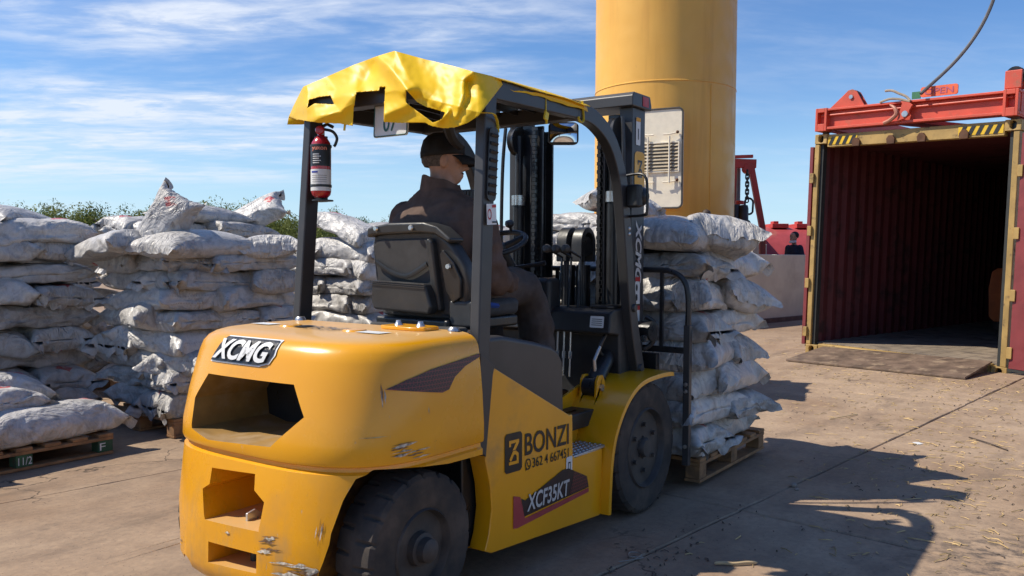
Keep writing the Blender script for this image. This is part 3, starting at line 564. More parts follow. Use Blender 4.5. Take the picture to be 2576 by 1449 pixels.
def standing(loc, face, H, label, shirt, shirt_c, hair_c, mask=False):
    """a standing person, mostly hidden behind something"""
    fx = V(math.cos(face), math.sin(face), 0); lf = V(-fx.y, fx.x, 0); o3 = V(*loc); k = H / 1.75
    def W(x, y, z): return o3 + (fx * x + lf * y + V(0, 0, z)) * k
    b = MB(); T = Matrix((fx, lf, V(0, 0, 1))).transposed().to_4x4(); T.translation = W(.02, 0, 1.525); head(b, T, k)
    b.tube([W(0, 0, 1.38), W(0, 0, 1.55)], .055 * k, 12)
    torso(b, [(W(0, 0, .88), .16 * k, .10 * k, lf, fx), (W(0, 0, 1.1), .15 * k, .10 * k, lf, fx), (W(0, 0, 1.3), .18 * k, .11 * k, lf, fx), (W(0, 0, 1.42), .15 * k, .08 * k, lf, fx)])
    for sy in (-1, 1):
        limb(b, [W(0, sy * .19, 1.40), W(-.02, sy * .23, 1.12), W(.08, sy * .22, .88)], [.05 * k, .042 * k, .03 * k]); hand(b, W(.08, sy * .22, .88), fx * .3 + V(0, 0, -1), lf * -sy, .35, k, thumb=-sy)
        limb(b, [W(0, sy * .09, .90), W(.02, sy * .10, .48), W(0, sy * .10, .06)], [.085 * k, .06 * k, .042 * k]); b.tube([W(-.06, sy * .10, .03), W(.08, sy * .10, .03), W(.19, sy * .11, .02)], [.035 * k, .04 * k, .025 * k], 10)
    body = remeshed(b, 'person', SKIN, None, .011); tag(body, label, 'person')
    s = MB(); torso(s, [(W(0, 0, .86), .185 * k, .125 * k, lf, fx), (W(0, 0, 1.1), .17 * k, .118 * k, lf, fx), (W(0, 0, 1.3), .20 * k, .13 * k, lf, fx), (W(0, 0, 1.43), .165 * k, .095 * k, lf, fx), (W(0, 0, 1.47), .07 * k, .065 * k, lf, fx)])
    for sy in (-1, 1): limb(s, [W(0, sy * .17, 1.40), W(-.02, sy * .235, 1.14), W(.03, sy * .225, 1.02)], [.075 * k, .062 * k, .058 * k])
    remeshed(s, shirt, pm(shirt, shirt_c, .85, var=.2), body, .015)
    t = MB()
    for sy in (-1, 1): limb(t, [W(0, sy * .085, .88), W(.02, sy * .10, .48), W(0, sy * .10, .09)], [.115 * k, .085 * k, .075 * k])
    remeshed(t, 'trousers', pm('trousers', (.03, .032, .04), .85), body, .016)
    hb = MB(); c = W(-.02, 0, 1.525 + .165); hb.ball(c, (.098 * k, .098 * k, .092 * k), 16, 10); h = remeshed(hb, 'hair', pm('hair', hair_c, .7, var=.4, vs=70), body, .012)
    bm = bmesh.new(); bm.from_mesh(h.data); bmesh.ops.delete(bm, geom=[v for v in bm.verts if (v.co - W(.06, 0, 1.60)).dot(fx) > .0 and v.co.z < W(0, 0, 1.525 + .175).z or v.co.z < W(0, 0, 1.525 + .10).z], context='VERTS'); bm.to_mesh(h.data); bm.free()
    so = h.modifiers.new('t', 'SOLIDIFY'); so.thickness = .012
    if mask:
        m = MB(); m.tube([W(.02, -.075, 1.545), W(.085, -.05, 1.535), W(.125, 0, 1.535), W(.085, .05, 1.535), W(.02, .075, 1.545)], .02 * k, 8, flat=1.5); m.build('face_mask', WHITE, body)
    return body
p = sight(1997, 650, 20.3); standing((p.x, p.y, .20), math.atan2(-.45, -.9) - .9, 1.80, 'person in navy shirt with chin mask resting behind the beige wall', 'navy_shirt', (.012, .016, .035), (.010, .009, .009), True)
p = sight(1776, 600, 17.9); tag(MB().box(p.x - .6, p.x + .6, p.y - .35, p.y + .7, -.02, .62).build('platform', CONC, None, .01), kind='structure'); standing((p.x, p.y, .621), .2, 1.755, 'person behind the loaded pallet, only the brown crown of hair showing', 'dark_shirt', (.03, .03, .035), (.06, .042, .03))

# ------------------------------------------------------------------ crane column with its hatch
def crane_paint():
    t = NT('crane_yellow'); c = t.mix(t.ramp(t.noise(.7, 5), .3, .7), (.76, .40, .065), (.83, .46, .085))
    st_ = t.ramp(t.noise(2.6, 6, .6, sc=(1, 1, .07), loc=(3, 1, 0)), .52, .72); c = t.mix(t.math('MULTIPLY', st_, .40), c, (.55, .25, .04))
    rr_ = t.ramp(t.noise(5, 7, .7, sc=(1, 1, .16), loc=(8, 2, 5)), .68, .74); c = t.mix(t.math('MULTIPLY', rr_, .55), c, (.24, .10, .03))
    t.l.new(c, t.p.inputs['Base Color']); t.set(t.p.inputs['Roughness'], t.ramp(t.noise(3, 4), .3, .7, .36, .55)); t.bump(t.noise(.9, 3), .25, .03); return t.m
COLY = crane_paint()
CREAM = pm('cream_paint', (.80, .72, .56), .5, var=.06, dirt=(.40, .25, .12), dirt_s=3, dirt_lo=.62, dirt_hi=.8)
RUST = pm('rusty_iron', (.10, .045, .022), .85, var=.4)
DARKS = pm('dark_seal', (.06, .055, .05), .7)
cc = sight(1667, 640, 20.0); CRD = 1.615
crane = empty('crane_column', (cc.x, cc.y, 0), math.atan2(CF.y, CF.x) - math.pi / 2); tag(crane, 'huge yellow steel crane column rising behind the mast', 'column')
MB().lathe([(CRD, -.02), (CRD, 5.18), (CRD, 13)], (0, 0, 0), (0, 0, 1), 96).build('tube', COLY, crane, smooth=30)
MB().lathe([(CRD + .001, 5.19), (CRD + .012, 5.20), (CRD + .012, 5.215), (CRD + .001, 5.225)], (0, 0, 0), (0, 0, 1), 96).build('weld_ring', COLY, crane)
a0 = R(-62); MB().obox(((CRD + .004) * math.cos(a0), (CRD + .004) * math.sin(a0), 2.6), (.02, .02, 5.1), (0, 0, a0)).build('weld_seam', COLY, crane)
# the hatch stands open in front of the column
hw, hh, hz = .99, 2.09, 2.44
hd = empty('hatch_door', (-.43, -1.90, hz), R(-27), crane)
def rrect(w, h, r, n=6):
    pts = []
    for cx_, cy_, a in ((w - r, r, -90), (w - r, h - r, 0), (r, h - r, 90), (r, r, 180)):
        pts += [(cx_ + r * math.cos(R(a + 90 * k / n)), cy_ + r * math.sin(R(a + 90 * k / n))) for k in range(n + 1)]
    return pts
MB().prism([(x - hw / 2, z) for x, z in rrect(hw, hh, .10)], 'y', 0, .10).build('hatch_panel', CREAM, hd, .012)
fr = [V(x - hw / 2, -.006, z) for x, z in rrect(hw, hh, .10)]; MB().tube(fr, .020, 6, closed=True).build('rubber_seal', DARKS, hd)
lw, lz0, lz1 = .82, .78, 1.36
MB().box(-lw / 2, lw / 2, -.012, .0, lz0, lz1).build('louvre_recess', DARKS, hd)
for bx in ((-lw / 2 - .03, -lw / 2, lz0 - .03, lz1 + .03), (lw / 2, lw / 2 + .03, lz0 - .03, lz1 + .03)): MB().box(bx[0], bx[1], -.04, .0, bx[2], bx[3]).build('louvre_frame', CREAM, hd, .004)
for z in (lz0 - .03, lz1): MB().box(-lw / 2, lw / 2, -.038, .0, z, z + .03).build('louvre_frame', CREAM, hd, .004)
LOUV = pm('louvre_slat_paint', (.36, .29, .19), .6)
for k in range(8): MB().obox((0, -.028, lz0 + .035 + k * .072), (lw, .008, .062), (R(-28), 0, 0)).build('louvre_slat', LOUV, hd)
for sx in (-1, 1):
    MB().tube([(sx * .235, -.075, .52), (sx * .235, -.075, 1.50)], .020, 8).build('dog_bar', CREAM, hd)
    for z, l in ((.56, .20), (1.56, .20)):
        MB().tube([(sx * .43, -.05, z + .02), (sx * .235, -.075, z - .02), (sx * .10, -.085, z - .02)], .014, 8).build('dog_arm', CREAM, hd); MB().ball((sx * .40, -.05, z + .02), .035, 10, 6).build('dog_pivot', RUST, hd)

# ------------------------------------------------------------------ low wall, red barge and winch behind it
WALLM = pm('wall_render', (.76, .79, .60), .9, var=.10, vs=1.2, dirt=(.64, .66, .49), dirt_s=1.6, dirt_lo=.5, dirt_hi=.75, bump=.1, bs=30)
wa, wb = V(11.6, 3.83, 0), V(22.0, 1.70, 0); wd = (wb - wa).normalized(); wq = empty('low_wall', wa, math.atan2(wd.y, wd.x)); tag(wq, 'low beige rendered wall behind the loaded pallet', 'wall')
MB().box(0, (wb - wa).length, 0, .22, -.02, 1.47).build('wall_body', WALLM, wq, .015); MB().box(-.01, (wb - wa).length, -.05, -.001, -.02, .10).build('plinth', pm('plinth', (.16, .11, .08), .95, var=.2), wq, .01)
REDM = pm('red_paint', (.52, .045, .032), .5, var=.12, vs=2, dirt=(.30, .10, .06), dirt_s=1.5, dirt_lo=.5, dirt_hi=.75)
REDT = pm('tank_red', (.36, .055, .06), .55, var=.1, dirt=(.40, .27, .15), dirt_s=.9, dirt_lo=.55, dirt_hi=.8)
ORG = pm('orange_red', (.70, .075, .03), .5, var=.08)
bo = sight(1868, 640, 23.0); S = 23.0 / 2137.4   # metres per photograph pixel at that depth
bz = bo.z; brot = math.atan2(CR.y, CR.x)
tank = empty('red_tank', (bo.x, bo.y, 0), brot); tag(tank, 'faded red half round tank with hatches behind the low wall', 'tank')
ring = lambda y: [(y * 0 + q[0], y, q[1]) for q in ()]
prof = [(0.0, bz - .9), (0.0, bz + .12), (.25, bz + .46), (.42, bz + .68), (.58, bz + .74)]
arc = [(1.35 * math.cos(R(a)), 1.75 * math.sin(R(a))) for a in range(0, 181, 12)]
MB().prism([(y + .9, z + bz - .98) for y, z in arc], 'x', .50, 2.9).build('tank_shell', REDT, tank, smooth=40)
MB().prism([(-.45, bz - .95), (-.45, bz + .46), (.9, bz + .80), (2.2, bz + .46), (2.2, bz - .95)], 'x', .0, .499).build('tank_end', ORG, tank, .02)
MB().box(.12, .50, -.52, -.452, bz - .9, bz + .27).build('end_box', pm('pale_box', (.5, .47, .4), .7), tank, .01)
for k, x in enumerate((.95, 1.62)): MB().box(x, x + .45, .5, 1.2, bz + .74, bz + .86).box(x + .06, x + .2, .6, .9, bz + .86, bz + .93).build('tank_hatch', REDM, tank, .01)
fo = sight(1868, 600, 21.5); S2 = 21.5 / 2137.4
fr_ = empty('winch_frame', (fo.x, fo.y, 0), brot); tag(fr_, 'red steel winch frame with two legs behind the column', 'frame')
def fz(py): return 1.387 + (652 - py) * S2
def fxx(px): return (px - 1868) * S2
MB().bar([(fxx(1836), 0, .0), (fxx(1843), 0, fz(420))], .14, .14, (1, 0, 0)).build('leg', REDM, fr_, .01)
MB().bar([(fxx(1920), 0, .0), (fxx(1917), 0, fz(575)), (fxx(1886), 0, fz(420))], .14, .14, (1, 0, 0)).build('leg', REDM, fr_, .01)
MB().bar([(fxx(1815), 0, fz(414)), (fxx(1898), 0, fz(416))], .16, .22, (0, 1, 0)).build('top_beam', REDM, fr_, .01)
MB().bar([(fxx(1835), -.1, fz(400)), (fxx(1888), -.1, fz(398))], .08, .08, (0, 1, 0)).tube([(fxx(1878), -.1, fz(428)), (fxx(1878), .1, fz(428))], .13, 14).build('sheave_block', REDM, fr_, .01)
MB().cyl((fxx(1858), .25, 0), (fxx(1858), .25, fz(425)), .09).build('grey_post', pm('grey_post', (.22, .21, .20), .6), fr_)
ch = empty('chain', (fo.x, fo.y, 0), brot); tag(ch, 'dark hanging chain with a large ring on the red winch frame', 'chain')
def chain_link(c, l, w, r, ax): return MB().tube([(c[0] + (math.cos(a) * w if ax else 0), c[1] + (0 if ax else math.cos(a) * w), c[2] + math.copysign(max(0, l - w), math.sin(a)) + math.sin(a) * w) for a in [2 * math.pi * k / 14 + .01 for k in range(14)]], r, 6, closed=True)
for k in range(8): chain_link((fxx(1872), -.2, fz(440) - k * .095), .075, .040, .017, k % 2).build('chain_link', BLACKM, ch)
chain_link((fxx(1877), -.2, fz(523)), .20, .105, .026, 1).build('ring_link', BLACKM, ch); chain_link((fxx(1872), -.2, fz(570)), .12, .085, .026, 1).build('ring_link', BLACKM, ch)
dr = empty('rubber_fender', (fo.x, fo.y, 0), brot); tag(dr, 'pair of black rubber fender cylinders below the chain', 'fender')
for x in (1840, 1858): MB().lathe([(.0, 0), (.12, 0), (.12, fz(530)), (.10, fz(522)), (.0, fz(520))], (fxx(x), -.35 - (x - 1840) * .004, 0), (0, 0, 1), 20).build('cylinder', BLACKP, dr)
MB().lathe([(0, 0), (.11, 0), (.11, .08), (0, .10)], (fxx(1850), -.35, fz(519)), (0, 0, 1), 16).build('cap', REDM, dr)

# ------------------------------------------------------------------ shipping container
CW, CH, CL = 2.66, 3.14, 12.2
CYEL = pm('container_ochre', (.41, .265, .085), .6, var=.2, vs=3, dirt=(.10, .065, .04), dirt_s=7, dirt_lo=.56, dirt_hi=.70, bump=.2, bs=30)
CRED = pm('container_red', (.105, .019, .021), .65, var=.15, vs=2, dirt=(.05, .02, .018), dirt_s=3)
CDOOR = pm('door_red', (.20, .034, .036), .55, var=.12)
CWOOD = pm('container_floor', (.24, .19, .14), .8, var=.2, vs=3, dirt=(.12, .095, .075), dirt_s=4, dirt_lo=.45, dirt_hi=.7)
GASK = pm('gasket', (.03, .032, .03), .7)
ct = empty('shipping_container', (8.41, .94, 0), math.atan2(-.973, -.230)); ct.rotation_euler = (0, .030, math.atan2(-.973, -.230)); tag(ct, 'open red shipping container with ochre front frame at right', 'container')
ct.location.z = .015
def casting(x, z, y=0):
    w, h, d = .185, .135, .175; c = MB().box(x, x + w, y, y + d, z, z + h).build('corner_casting', CYEL)
    hb = MB().prism([(x + w / 2 + .038 * math.cos(a) , z + h * .5 + math.copysign(.016, math.sin(a)) + .036 * math.sin(a)) for a in [2 * math.pi * k / 16 + .1 for k in range(16)]], 'y', y - .05, y + .09).build('cut', None)
    m = c.modifiers.new('b', 'BOOLEAN'); m.operation = 'DIFFERENCE'; m.object = hb; m.solver = 'EXACT'; bake(c); bpy.data.objects.remove(hb); c.parent = ct
    bv = c.modifiers.new('bevel', 'BEVEL'); bv.width = .008; bv.segments = 2; bv.limit_method = 'ANGLE'
    MB().box(x + .03, x + w - .03, y + .085, y + .088, z + .02, z + h - .02).build('casting_hollow', BLACKM, ct)
for x in (0, CW - .185):
    for z in (0, CH - .135): casting(x, z)
    q0 = .0 if x == 0 else .10; MB().box(x + q0, x + q0 + .07, .01, .15, .136, CH - .136).build('corner_post', CYEL, ct, .01); q1 = .072 if x == 0 else .055
    MB().box(x + q1, x + q1 + .043, .05, .15, .136, CH - .136).build('post_recess', GASK, ct)
MB().box(.186, CW - .186, .015, .14, CH - .185, CH - .01).build('header_beam', CYEL, ct, .008)
MB().box(.186, CW - .186, .012, .14, .01, .155).build('sill', CYEL, ct, .01)
STRY = pm('hazard_yellow', (.72, .45, .02), .5); STRK = pm('hazard_black', (.02, .02, .02), .5)
for x0_, n in ((.20, 4), (CW - .20 - .52, 5)):
    ln = .10 * n + .02
    MB().box(x0_, x0_ + ln, .010, .0145, CH - .155, CH - .045).build('hazard_plate', STRY, ct)
    for k in range(n): MB().prism([(x0_ + k * .10 + .005, CH - .155), (x0_ + k * .10 + .055, CH - .155), (x0_ + k * .10 + .105, CH - .045), (x0_ + k * .10 + .055, CH - .045)], 'y', .006, .0098).build('hazard_stripe', STRK, ct)
for x in (.62, 1.10, 1.50, 2.02):
    MB().prism([(x - .05, CH - .20), (x + .05, CH - .20), (x + .055, CH - .13), (x + .02, CH - .085), (x - .03, CH - .085), (x - .06, CH - .13)], 'y', -.03, .0145).build('door_cam_keeper', RUST, ct, .006)
def corr(x, sgn):
    """a corrugated side wall with real waves"""
    pts = []; y = .15; k = 0
    while y < CL: 
        for dy, dx in ((0, 0), (.072, 0), (.068, .045), (.072, .045), (.068, 0)):
            y += dy; pts.append((x + sgn * dx, y))
    m = MB(); m.grid([[(px, py, .15) for px, py in pts], [(px, py, CH - .06) for px, py in pts]]); m.grid([[(px + sgn * .004, py, .15) for px, py in pts], [(px + sgn * .004, py, CH - .06) for px, py in pts]])
    return m.build('side_wall', CRED, ct, smooth=25)
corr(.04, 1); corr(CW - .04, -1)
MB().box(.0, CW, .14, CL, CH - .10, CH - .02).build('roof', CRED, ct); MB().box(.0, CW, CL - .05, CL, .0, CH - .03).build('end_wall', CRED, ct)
for k in range(14):
    w_ = (CW - .1) / 14; MB().box(.05 + k * w_ + .002, .05 + (k + 1) * w_ - .002, .141, CL - .06, .10, .165).build('floor_plank', CWOOD, ct, .003)
MB().box(.02, CW - .02, .15, CL, -.0, .09).build('underframe', CRED, ct)
def door(x0, ang, hand):
    d = empty('container_door', (x0, .02, .13), ang, ct); w = 1.24; h = CH - .30; s = hand
    m = MB(); xs = [0, .09, .12, .34, .40, .62, .68, .90, .96, 1.12, 1.15, w]; dy = [0, 0, .0, .0, .03, .03, 0, 0, .03, .03, 0, 0]
    m.loft([[(s * x, -.02 + e, z) for x, e in zip(xs, dy)] + [(s * x, .03, z) for x in reversed(xs)] for z in (0, h)]).build('door_panel', CDOOR, d, .004)
    for x in (.30, .80):
        MB().tube([(s * x, -.055, -.05), (s * x, -.055, h + .05)], .018, 8).build('lock_rod', STEEL, d)
        for z in (.25, .9, 1.6, 2.3): MB().box(s * x - .04, s * x + .04, -.075, -.02, z, z + .06).build('rod_bracket', ALU, d, .005)
    MB().box(min(0, s * w), max(0, s * w), -.035, -.025, -.03, -.002).box(min(s * (w - .02), s * (w + .02)), max(s * (w - .02), s * (w + .02)), -.04, .04, -.03, h + .03).build('gasket', GASK, d)
    return d
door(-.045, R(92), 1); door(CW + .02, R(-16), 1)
for x, c in ((-.03, 0), (CW + .0, 1)):
    for z in (.25, .95, 1.7, 2.45): MB().box(x - .01, x + .05, -.03, .009, z, z + .14).build('hinge', CYEL, ct, .006)
# steel ramp plate in front of the sill
rp = MB().add([(.30, -1.03, .004), (2.55, -.98, .004), (2.50, .0, .110), (.28, .0, .110), (.30, -1.03, .030), (2.55, -.98, .030), (2.50, .0, .135), (.28, .0, .135)], [(0, 1, 2, 3), (4, 7, 6, 5), (0, 4, 5, 1), (1, 5, 6, 2), (2, 6, 7, 3), (3, 7, 4, 0)]).prism([(-.90, .0), (-.01, .0), (-.01, .105), (-.03, .105)], 'x', 2.42, 2.45).prism([(-.90, .0), (-.01, .0), (-.01, .105), (-.03, .105)], 'x', .36, .39)
ro = rp.build('loading_ramp', pm('ramp_steel', (.15, .102, .072), .65, metal=.1, var=.35, vs=5, dirt=(.28, .20, .13), dirt_s=6, dirt_lo=.5, dirt_hi=.7, bump=.2, bs=60), None, .004); ro.location = (8.41, .94, .005); ro.rotation_euler = (0, 0, math.atan2(-.973, -.230)); tag(ro, 'rusty steel loading ramp leading into the open container', 'ramp')

# ------------------------------------------------------------------ spreader sitting on the container
SPR = pm('spreader_orange', (.60, .085, .045), .5, var=.12, vs=3, dirt=(.30, .13, .08), dirt_s=5, dirt_lo=.55, dirt_hi=.75)
sp = empty('container_spreader', (8.41, .94, 0), 0); sp.rotation_euler = ct.rotation_euler; sp.location = V(8.41, .94, 0) + V(0, 0, .015); tag(sp, 'orange red lifting spreader resting on top of the container', 'spreader')
z0 = CH + .055; z1 = z0 + .29
MB().box(.06, CW - .02, -.06, .14, z0, z0 + .035).box(.06, CW - .02, -.06, .14, z1 - .03, z1).box(.06, CW - .02, .02, .05, z0 + .03, z1 - .03).build('front_beam', SPR, sp, .005)
MB().tube([(.10, -.02, z0 + .20), (CW - .1, -.02, z0 + .21)], .014, 8).build('push_rod', SPR, sp)
for x in (.03, CW - .20):
    bb = MB(); bb.box(x, x + .035, -.07, .2, z0 - .02, z1 + .01).box(x + .135, x + .17, -.07, .2, z0 - .02, z1 + .01).box(x + .034, x + .136, -.069, .2, z0 - .02, z0 + .08).box(x + .034, x + .136, -.069, .2, z1 - .05, z1 + .01).box(x + .034, x + .136, .08, .12, z0, z1); bb.build('end_box', SPR, sp, .006)
    MB().cyl((x + .11, .05, z0 + .02), (x + .11, .05, CH - .02), .045).build('twist_lock', RUST, sp)
    MB().box(x + .03, x + .19, .2, 12.0, z0, z1).build('side_beam', SPR, sp, .01)
for y in (3.5, 7, 11.8): MB().box(.2, CW - .2, y, y + .2, z0, z1).build('cross_beam', SPR, sp, .01)
MB().bar([(1.25, .1, z0 + .03), (1.75, 1.4, z0 + .03)], .30, .05, (1, 0, 0)).build('diagonal_plate', SPR, sp)
for y in (-.03, .08): MB().prism([(.22, z1), (.72, z1), (.60, z1 + .20), (.54, z1 + .235), (.48, z1 + .225), (.42, z1 + .17)], 'y', y, y + .022).build('sheave_plate', SPR, sp, .004)
MB().cyl((.53, -.05, z1 + .13), (.53, .13, z1 + .13), .028).build('sheave_pin', STEEL, sp); MB().lathe([(.0, -.03), (.10, -.03), (.085, 0), (.10, .03), (0, .03)], (.53, .035, z1 + .13), (0, 1, 0), 20).build('sheave', BLACKM, sp)
MB().prism([(1.20, z0 + .02), (1.26, z0 + .25), (1.24, z0 + .28), (1.33, z0 + .275), (1.40, z0 + .22), (1.36, z0 + .15), (1.36, z0 + .09), (1.30, z0 + .05)], 'y', -.10, -.064).build('latch_plate', SPR, sp, .006)
MB().tube(catmull([(1.10, -.10, z0 + .25), (1.17, -.11, z0 + .20), (1.20, -.11, z0 + .12), (1.12, -.10, z0 + .05), (1.03, -.09, z0 + .015)], 4), [.006, .012, .018, .02, .024, .026, .028, .028, .028, .028, .028, .028, .028, .026, .026, .026, .026], 8).build('latch_hook', pm('worn_hook', (.42, .17, .11), .5), sp)
MB().cyl((1.31, -.12, z0 + .11), (1.31, -.06, z0 + .11), .04).build('latch_bolt', STEEL, sp)
for k, y in enumerate((-.02, .12)): MB().box(CW - .21 + .0, CW - .02, y, y + .03, z1 + .021, z1 + .24).build('right_sheave_plate', SPR, sp, .01)
MB().lathe([(0, -.03), (.105, -.03), (.09, 0), (.105, .03), (0, .03)], (CW - .12, .07, z1 + .19), (0, 1, 0), 20).build('sheave', BLACKM, sp)
sgn = empty('open_sign', (0, 0, 0), 0, sp); OSG = pm('sign_orange', (.78, .14, .05), .5)
MB().prism([(x + 1.45, z + z1 + .03) for x, z in rrect(.46, .13, .03)], 'y', .0, .02).build('sign_plate', OSG, sgn); MB().box(1.34, 1.449, .002, .02, z1 + .02, z1 + .11).build('green_tab', pm('sign_green', (.05, .19, .09), .5), sgn)
rope = MB().tube(catmull([(1.00, -.03, z1 + .16), (1.10, -.05, z1 + .15), (1.20, -.06, z1 + .10), (1.30, -.08, z1 + .05), (1.36, -.09, z1 - .02), (1.22, -.09, z1 + .02), (1.08, -.07, z1 + .04), (.95, -.06, z1 + .01)], 4), .016, 6)
o = rope.build('frayed_rope', pm('rope', (.34, .27, .20), .9, var=.3, bump=.5, bs=200)); o.matrix_world = sp.matrix_basis.copy(); o.location = sp.location; o.rotation_euler = sp.rotation_euler; tag(o, 'short frayed rope knotted beside the open sign on the spreader', 'rope')
ca_ = [sight(2316, 236, 10.9), sight(2390, 168, 10.9), sight(2440, 110, 10.8), sight(2480, 45, 10.7), sight(2508, -30, 10.6), sight(2530, -140, 10.5), sight(2545, -330, 10.4)]
tag(MB().tube(catmull(ca_, 6), .022, 8).build('steel_cable', pm('cable_steel', (.12, .115, .115), .6, var=.2, bump=.8, bs=90)), 'dark steel cable rising from the spreader into the sky', 'cable')

# ------------------------------------------------------------------ small orange forklift deep inside the container
of = empty('orange_forklift', (0, 0, 0)); tag(of, 'dim orange forklift parked deep in the dark container', 'forklift')
of.location = V(8.41, .94, .19) + V(-.230, -.973, 0) * 1.80 + V(.973, -.230, 0) * 3.2; of.rotation_euler = (0, 0, math.atan2(-.230, .973))
OFP = pm('forklift_orange', (.42, .11, .03), .5, var=.15)
rings = []
for z, xr, w in ((.22, .05, .40), (.30, 0, .46), (.75, .0, .47), (1.0, .06, .45), (1.06, .14, .40)):
    rings.append([(xr + .35 * (1 - abs(math.cos(a)) ** .5) * 1.0, w * math.copysign(abs(math.cos(a)) ** .6, math.cos(a)), z) for a in [math.pi * k / 16 for k in range(17)]] + [(1.1, -w, z), (1.1, w, z)])
ob = MB().loft(rings).build('counterweight', OFP, of, .02)
MB().prism([(-.2, .62), (.2, .62), (.24, .72), (.2, .84), (-.2, .84), (-.24, .72)], 'x', -.012, .3).build('exhaust_opening', BLACKM, of)
MB().box(1.1, 1.9, -.44, .44, .18, .62).build('chassis', OFP, of, .02)
for x, r in ((.55, .25), (1.75, .30)):
    for sy in (-1, 1): MB().lathe([(.12, -.09), (r * .92, -.09), (r, -.05), (r, .05), (r * .92, .09), (.12, .09)], (x, sy * .42, r - .19 + .19), (0, 1, 0), 28, True).build('wheel', RUBBER, of)
for x, y in ((.75, .42), (.75, -.42), (1.75, .42), (1.75, -.42)): MB().bar([(x, y, .62 if x > 1 else 1.0), (x + (.0 if x < 1 else -.15), y, 2.0)], .06, .06, (1, 0, 0)).build('guard_post', GREYP, of)
MB().box(.75, 1.65, -.45, .45, 2.0, 2.05).build('guard_roof', GREYP, of)
for sy in (-1, 1): MB().box(2.1, 2.2, sy * .3 - .05, sy * .3 + .05, .1, 2.1).build('mast_rail', GREYP, of)
MB().box(.9, 1.3, -.22, .22, 1.06, 1.5).build('seat', BLACKP, of, .04)
# ------------------------------------------------------------------ lettering
def text_polys(s, shear=0, offset=0, spacing=1.0):
    c = bpy.data.curves.new('txt', 'FONT'); c.body = s; c.size = 1; c.shear = shear; c.offset = offset; c.space_character = spacing; c.fill_mode = 'FRONT'; c.resolution_u = 4
    o = bpy.data.objects.new('txt', c); me = bpy.data.meshes.new_from_object(o)
    vs = [tuple(v.co) for v in me.vertices]; fs = [tuple(p.vertices) for p in me.polygons]; bpy.data.objects.remove(o); bpy.data.curves.remove(c); bpy.data.meshes.remove(me)
    x0, x1 = min(v[0] for v in vs), max(v[0] for v in vs); y0, y1 = min(v[1] for v in vs), max(v[1] for v in vs)
    return [((v[0] - x0) / (x1 - x0), (v[1] - y0) / (y1 - y0)) for v in vs], fs
def flat_mesh(pts, fs, o, ex, ey, name, mat, parent, lift=.002, wrap=None):
    """2-D shape (in units of ex, ey) laid on the plane at o; wrap = (BVH in parent space, direction) presses it onto a curved surface"""
    o, ex, ey = V(*o), V(*ex), V(*ey); n = ex.cross(ey).normalized()
    me = bpy.data.meshes.new(name); me.from_pydata([o + ex * x + ey * y for x, y in pts], [], fs)
    if wrap:
        bm = bmesh.new(); bm.from_mesh(me); bmesh.ops.triangulate(bm, faces=bm.faces)
        for _ in range(5):
            es = [e for e in bm.edges if e.calc_length() > .010]
            if not es: break
            bmesh.ops.subdivide_edges(bm, edges=es, cuts=1); bmesh.ops.triangulate(bm, faces=bm.faces)
        tree, d = wrap; d = V(*d).normalized()
        for v in bm.verts:
            hit = tree.ray_cast(v.co - d * .6, d)
            if hit[0]: v.co = hit[0] - d * lift * .4 + hit[1] * (lift if hit[1].dot(d) < 0 else -lift)
        bm.to_mesh(me); bm.free()
    else:
        for v in me.vertices: v.co += n * lift
    me.materials.append(mat); ob = link(name, me, parent); return ob
def word(s, o, ex, ey, name, mat, parent, shear=0, offset=0, **k):
    p, f = text_polys(s, shear, offset); return flat_mesh(p, f, o, ex, ey, name, mat, parent, **k)
def plate(poly, o, ex, ey, name, mat, parent, **k): return flat_mesh(poly, [tuple(range(len(poly)))], o, ex, ey, name, mat, parent, **k)
def rr01(r=.2, n=5, asp=1.0):
    pts = []
    for cx_, cy_, a in ((1 - r, r * asp, -90), (1 - r, 1 - r * asp, 0), (r, 1 - r * asp, 90), (r, r * asp, 180)): pts += [(cx_ + r * math.cos(R(a + 90 * k / n)), cy_ + r * asp * math.sin(R(a + 90 * k / n))) for k in range(n + 1)]
    return pts
# writing that needed the helper: the container's spreader sign, the forklift inside
word('OPEN', (1.50, -.002, z1 + .055), (.36, 0, 0), (0, 0, .08), 'sign_text', pm('sign_ink', (.45, .10, .16), .6), sgn, offset=.01)
word('HA', (-.02, .14, .90), (0, -.20, 0), (.01, 0, .07), 'brand_text', BLACKM, of, lift=.006)
word('11/2', (.60 - .045, -.0005 + .0, .035), (.085, 0, 0), (0, 0, .05), 'block_marking', WHITE, [q for q in bpy.data.objects if q.name == 'pallet'][0])
word('F', (1.09, -.0005, .035), (.04, 0, 0), (0, 0, .05), 'block_marking', WHITE, [q for q in bpy.data.objects if q.name == 'pallet'][0])

# ------------------------------------------------------------------ the forklift
fk = empty('forklift', (-.6, 0, 0)); tag(fk, 'large yellow forklift with black mast carrying a pallet of sacks', 'forklift')
FO = V(.6, 0, 0)   # parts are modelled in world coordinates; the root sits at the truck's middle
class FB(MB):
    def build(s, name, mat=None, parent=None, bevel=0, smooth=32, seg=2, weld=True):
        parent = parent or fk; off = FO if parent == fk else FO
        s.v = [(v[0] + off.x, v[1], v[2]) for v in s.v]
        return MB.build(s, name, mat, parent, bevel, smooth, seg, weld)
